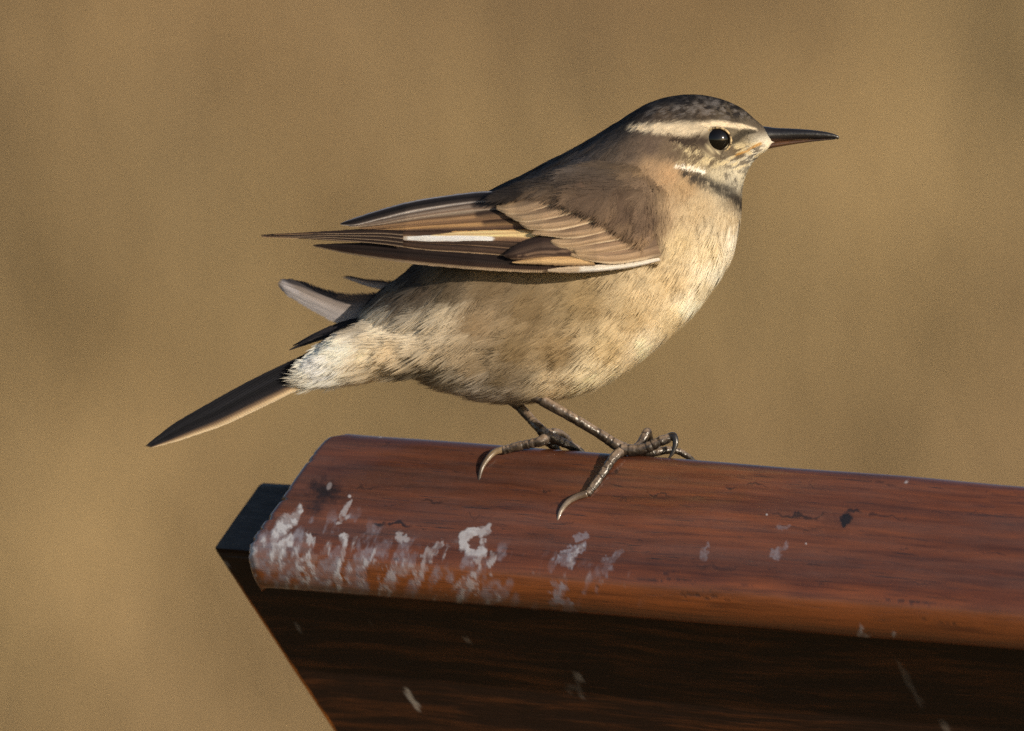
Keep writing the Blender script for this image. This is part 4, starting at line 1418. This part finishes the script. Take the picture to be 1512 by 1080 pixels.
    pts = np.array([(760, 280, 66, 57, 50), (800, 268, 86, 74, 64), (850, 262, 98, 83, 69), (800, 292, 150, 122, 92), (840, 296, 128, 104, 80), (880, 300, 104, 84, 66), (900, 262, 106, 88, 72), (940, 262, 122, 100, 78), (930, 300, 98, 78, 61), (960, 320, 92, 73, 57), (975, 350, 110, 88, 66),
                    (940, 345, 142, 114, 84), (910, 318, 124, 100, 76), (985, 300, 120, 98, 74), (960, 372, 150, 120, 88), (998, 340, 176, 150, 112), (995, 366, 180, 152, 112)], float)
    c = np.zeros((len(px), 3)); wt = np.zeros(len(px)); cr = srgb(pts[:, 2:])
    jx = px + (fbm(px / 15, py / 15, seed=111) - 0.5) * 26; jy = py + (fbm(px / 15, py / 15, seed=112) - 0.5) * 22
    for p, r in zip(pts, cr):
        w = 1 / ((jx - p[0]) ** 2 + (jy - p[1]) ** 2 + 30) ** 1.7
        c += w[:, None] * r; wt += w
    c = c / wt[:, None] / WARM * (0.62 + 0.76 * fbm(px / 7, py / 7, seed=113))[:, None]
    bl_ = np.clip(sstep(955, 1000, px + (fbm(px / 14, py / 9, seed=115) - 0.5) * 40) + 0.8 * sstep(272, 250, py), 0, 1)[:, None]
    c = c * (1 - bl_) + plumage_color(px, py) * bl_
    L = np.interp(px, [740, 850, 960, 1000], [30, 36, 30, 22])
    P[:, 1] *= mirror; N[:, 1] *= mirror; flow[:, 1] *= mirror
    P[:, 2] += dz
    out = strands_from_feathers(P, N, flow, L, L * 0.42, c, 20, L * 0.05, np.full(len(px), 0.42), rs)
    emit_plumage("lesser_coverts", [out], wing)
    return wing


make_wing(1.0, 0.0)
make_wing(-1.0, -16.0)


def make_tail():
    base = to_world(M(520, 500, 0))
    V, F, t = tube([M(600, 470, 0), M(550, 490, 0), M(505, 512, 0)], [34, 26, 10], seg=14, n=20)
    tail = mesh_np("tail", to_world(V), [tri(F)], M_PLUM, bird, color=np.broadcast_to(srgb((150, 132, 108)), (len(V), 3)), loc=FOOT)
    tail["label"] = "spread tail with long black outer feather edged buff"

    def flat(y0, y1, xa, xb):
        return lambda x, y: np.interp(x, [xa, xb], [y0, y1])
    blk = vane((0, (224, 198, 156)), (0.10, (210, 178, 132)), (0.19, (130, 104, 78)), (0.30, (34, 31, 33)), (0.5, (18, 18, 22)), (0.66, (30, 30, 34)), (0.85, (22, 22, 26)), (1, (26, 27, 32)))
    feather("tail_feather", [(560, 470), (500, 500), (430, 532), (370, 561), (310, 594), (262, 622), (236, 641), (214, 659)], [(560, 515), (500, 545), (437, 578), (380, 606), (330, 629), (290, 643), (255, 654), (224, 661.5)], flat(-14, -19, 213, 520), blk, tail, n=120, m=25, camber=-5, seed=41, fray=1.0, label="long blackish tail feather with buff lower edge")
    d2 = vane((0, (120, 98, 72)), (0.18, (44, 39, 38)), (0.4, (30, 28, 30)), (0.55, (70, 64, 62)), (0.7, (34, 31, 33)), (1, (46, 43, 46)))
    feather("tail_feather", [(575, 470), (540, 472), (500, 481), (462, 496), (426, 517)], [(580, 490), (545, 484), (505, 494), (465, 506), (427, 518)], flat(6, 0, 425, 570), d2, tail, seed=42, camber=3)
    feather("tail_feather", [(575, 462), (540, 467), (505, 475), (470, 489), (432, 510)], [(580, 480), (545, 478), (505, 485), (470, 496), (432, 512)], flat(14, 10, 425, 570), d2, tail, seed=43, camber=3)
    gr = vane((0, (170, 160, 152)), (0.3, (166, 156, 148)), (0.6, (146, 131, 118)), (0.74, (66, 60, 58)), (0.92, (40, 37, 38)), (1, (70, 66, 68)), marks=(([(408, 418), (440, 432)], (9, 3), (168, 160, 156), 0.7), ([(540, 442), (500, 438)], (10, 3), (110, 92, 76), 0.7)))
    feather("tail_feather", [(590, 428), (545, 431), (510, 432), (475, 424), (445, 414), (418, 411), (411, 416)], [(590, 474), (545, 480), (505, 482), (478, 470), (448, 453), (422, 436), (409, 421)], flat(16, 20, 410, 590), gr, tail, seed=44, camber=6, fray=2.6, open_=0.22)
    feather("tail_feather", [(600, 415), (570, 413), (540, 411), (515, 407), (504, 408)], [(600, 440), (570, 431), (545, 425), (520, 416), (504, 410)], flat(20, 20, 500, 600), gr, tail, seed=45, camber=4, fray=2.6, open_=0.5)
    feather("tail_feather", [(600, 420), (560, 432), (530, 440), (500, 446), (470, 445)], [(600, 470), (560, 478), (530, 480), (500, 474), (470, 452)], flat(24, 24, 470, 590), gr, tail, seed=46, camber=4, fray=2.0, open_=0.4)
    # far side of the fan, out of sight behind the near feather
    for q, (dx, dy) in enumerate([(0, -16), (14, -8), (26, 0)]):
        feather("tail_feather", [(560, 476 + dy), (500, 502 + dy), (430, 536), (370, 566), (310, 598), (264, 626), (238 + dx, 645)], [(560, 512), (500, 540), (437, 570), (380, 598), (330, 621), (290, 637), (240 + dx, 648)], flat(0 + q * 9, -14 + q * 12, 213, 560), vane((0, (120, 100, 76)), (0.15, (50, 45, 43)), (1, (44, 41, 42))), tail, seed=47 + q, camber=-4)

    # long undertail coverts, loose and cream
    rs = np.random.default_rng(5)
    n = 900
    u = rs.random(n); v = rs.random(n)
    px = 470 + 185 * u; top = np.interp(px, [470, 500, 545, 580, 655], [522, 498, 474, 466, 460]); bot = np.interp(px, [470, 500, 580, 655], [566, 563, 552, 545])
    py = top + (bot - top) * v
    Y = -np.interp(px, [470, 520, 580, 655], [24, 46, 70, 98]) * np.sqrt(np.clip(1 - (2 * v - 1) ** 2 * 0.7, 0.1, 1)) - 2 - 8 * sstep(600, 500, px)
    P = M(px, py, Y)
    N = np.stack([-0.2 + 0 * px, -1 + 0 * px, (0.5 - v) * 0.9], -1); N /= np.linalg.norm(N, axis=1, keepdims=True)
    ang = np.radians(30 - 22 * v + rs.normal(size=n) * 7)
    fl = np.stack([-np.cos(ang), 0.04 + 0 * ang, -np.sin(ang)], -1); fl -= N * (fl * N).sum(1, keepdims=True); fl /= np.linalg.norm(fl, axis=1, keepdims=True)
    c = plumage_color(px - 22, py + 8)
    sel = 0.62 + 0.5 * rs.random(n) ** 2
    b = [strands_from_feathers(P, N, fl, np.interp(px, [470, 520], [34, 46]) * (0.78 + 0.5 * v) * sel, 14 * sel, c, 60, 2.0 * sel, np.full(n, 0.62), rs, colfn=plumage_color)]
    P2 = P.copy(); P2[:, 1] *= -1; N2 = N.copy(); N2[:, 1] *= -1; f2 = fl.copy(); f2[:, 1] *= -1
    keep2 = px > 520; P2, N2, f2, c2, sel2 = P2[keep2], N2[keep2], f2[keep2], c[keep2], sel[keep2]
    b.append(strands_from_feathers(P2, N2, f2, 32 * sel2, 19 * sel2, c2, 24, 2.0 * sel2, np.full(len(c2), 0.7), rs))
    emit_plumage("undertail_coverts", b, tail)


make_tail()

# ---- bill
def loft(rows, n, seg, e=1.0):
    R = catmull(rows, n)
    ph = np.linspace(0, 2 * np.pi, seg, endpoint=False)
    c = (R[:, 0:2] + R[:, 2:4]) / 2; hv = (R[:, 0:2] - R[:, 2:4]) / 2
    cc = np.sign(np.cos(ph)) * np.abs(np.cos(ph)) ** e; s2 = np.sign(np.sin(ph)) * np.abs(np.sin(ph)) ** e
    X = c[:, None, 0] + hv[:, None, 0] * cc - 756; Z = 540 - (c[:, None, 1] + hv[:, None, 1] * cc); Y = -np.maximum(R[:, 4], 0.2)[:, None] * s2
    V = np.stack([X, Y, Z / CP], -1).reshape(-1, 3)
    F = [tri([grid_faces(n, seg, wrap=True)])]
    V = np.vstack([V, V[:seg].mean(0), V[-seg:].mean(0)])
    j = np.arange(seg); j2 = (j + 1) % seg
    F.append(np.stack([j2, j, np.full(seg, n * seg)], -1)); F.append(np.stack([(n - 1) * seg + j, (n - 1) * seg + j2, np.full(seg, n * seg + 1)], -1))
    return V, np.vstack(F)


def make_bill():
    V, F = loft([(1112, 186, 1110, 214, 16), (1130, 187.5, 1128, 213, 14), (1145, 189.5, 1145, 210.5, 11.5), (1168, 190.5, 1168, 207.5, 9), (1192, 192, 1192, 206, 7.2), (1214, 194.5, 1214, 205.5, 5), (1228, 197.5, 1228, 205, 3.2), (1236, 200.5, 1235.5, 206, 2), (1239, 203, 1237, 207, 0.8)], 70, 20)
    s = 540 - V[:, 2] * CP; x = V[:, 0] + 756
    nz = fbm(x / 12, s / 3, seed=131)
    c = np.tile(srgb((24, 22, 23)), (len(V), 1)) * (0.7 + 0.6 * nz)[:, None]
    low = (sstep(204, 209, s) * sstep(1225, 1180, x) * 0.8)[:, None]
    c = c * (1 - low) + srgb((84, 60, 44)) * low
    bill = mesh_np("bill", to_world(V), [F], M_BILL, bird, color=c, loc=to_world(V[0]))
    bill["label"] = "slender dark pointed bill, upper half"
    V, F = loft([(1108, 212, 1112, 226, 11), (1124, 211.5, 1126, 222.5, 10), (1142, 209.5, 1144, 218.5, 8.6), (1166, 207.6, 1167, 214.5, 7), (1190, 206.2, 1191, 211, 5.2), (1212, 205.4, 1212, 208.6, 3.4), (1230, 205, 1230, 206.8, 1.6), (1234, 205.2, 1234, 206.2, 0.6)], 60, 18)
    s = 540 - V[:, 2] * CP; x = V[:, 0] + 756
    m = np.clip(sstep(1228, 1160, x) * 0.55 + (fbm(x / 10, s / 3, seed=133) - 0.5) * 0.5, 0, 1)[:, None]
    c = srgb((28, 25, 25)) * (1 - m) + srgb((100, 70, 48)) * m
    mesh_np("lower_mandible", to_world(V), [F], M_BILL, bill, color=c, loc=to_world(V[0]))
    # nostril slit
    v, f, t = tube([M(1128, 199, -11.8), M(1136, 198.5, -11.0), M(1144, 199.5, -10.2)], [0.8, 1.5, 0.6], seg=8, n=14)
    mesh_np("nostril", to_world(v), [tri(f)], M_EYE, bill, loc=to_world(v[0]))


make_bill()


# ---- eyes
def make_eye(mirror):
    EY = -50.0
    c = M(1058, 208, EY)
    c[1] *= mirror
    r = 19.2
    nu, nv = 28, 36
    th = np.linspace(0.02, np.pi - 0.02, nu); ph = np.linspace(0, 2 * np.pi, nv, endpoint=False)
    V = c + r * np.stack([np.sin(th)[:, None] * np.cos(ph)[None], np.repeat(np.cos(th)[:, None], nv, 1) * 0.8, np.sin(th)[:, None] * np.sin(ph)[None]], -1).reshape(-1, 3)
    V = np.vstack([V, c + [0, r * 0.8, 0], c - [0, r * 0.8, 0]])
    j = np.arange(nv); j2 = (j + 1) % nv
    F = [grid_faces(nu, nv, wrap=True), np.stack([j2, j, np.full(nv, nu * nv)], -1), np.stack([(nu - 1) * nv + j, (nu - 1) * nv + j2, np.full(nv, nu * nv + 1)], -1)]
    eye = mesh_np("eye", to_world(V), [tri(F)], M_EYE, bird, loc=to_world(c))
    eye["label"] = "glossy black eye in a pale ring"
    # lids: a ring of skin, pale buff, thin dark inside
    n, seg = 90, 12
    t = np.linspace(0, 2 * np.pi, n, endpoint=False); q = np.linspace(0, 2 * np.pi, seg, endpoint=False)
    R = 19.2 + 0.8 * np.cos(t * 2)
    rr = 1.9 + 0.5 * (fbm(np.cos(t) * 6, np.sin(t) * 6, seed=141) - 0.5) * 2
    cx = np.cos(t)[:, None] * (R[:, None] + rr[:, None] * np.cos(q)[None]); cz = np.sin(t)[:, None] * (R[:, None] + rr[:, None] * np.cos(q)[None])
    cyy = -7.0 + (rr[:, None] * 0.9 * -np.sin(q)[None])
    L = c + np.stack([cx, cyy * mirror, cz], -1).reshape(-1, 3)
    Fq = grid_faces(n, seg, wrap=True)
    last = np.stack([(n - 1) * seg + np.arange(seg), (n - 1) * seg + (np.arange(seg) + 1) % seg, (np.arange(seg) + 1) % seg, np.arange(seg)], -1)
    inner = sstep(0.1, -0.7, np.cos(q))[None, :] * np.ones((n, 1))
    nzz = fbm(np.cos(t) * 14, np.sin(t) * 14, seed=142)
    pale = srgb((214, 184, 132)); dk = srgb((58, 46, 36))
    low = np.clip(0.5 + (nzz - 0.5) * 3.0, 0.02, 1)
    w = (1 - inner) * low[:, None]
    col = dk + (pale - dk) * w[..., None]
    mesh_np("eyelid", to_world(L), [Fq, last], M_PLUM, eye, color=(col / WARM).reshape(-1, 3), loc=to_world(c))


make_eye(1.0)
make_eye(-1.0)

scene.cycles.use_denoising = False
scene.cycles.max_bounces = 5
scene.cycles.transparent_max_bounces = 12
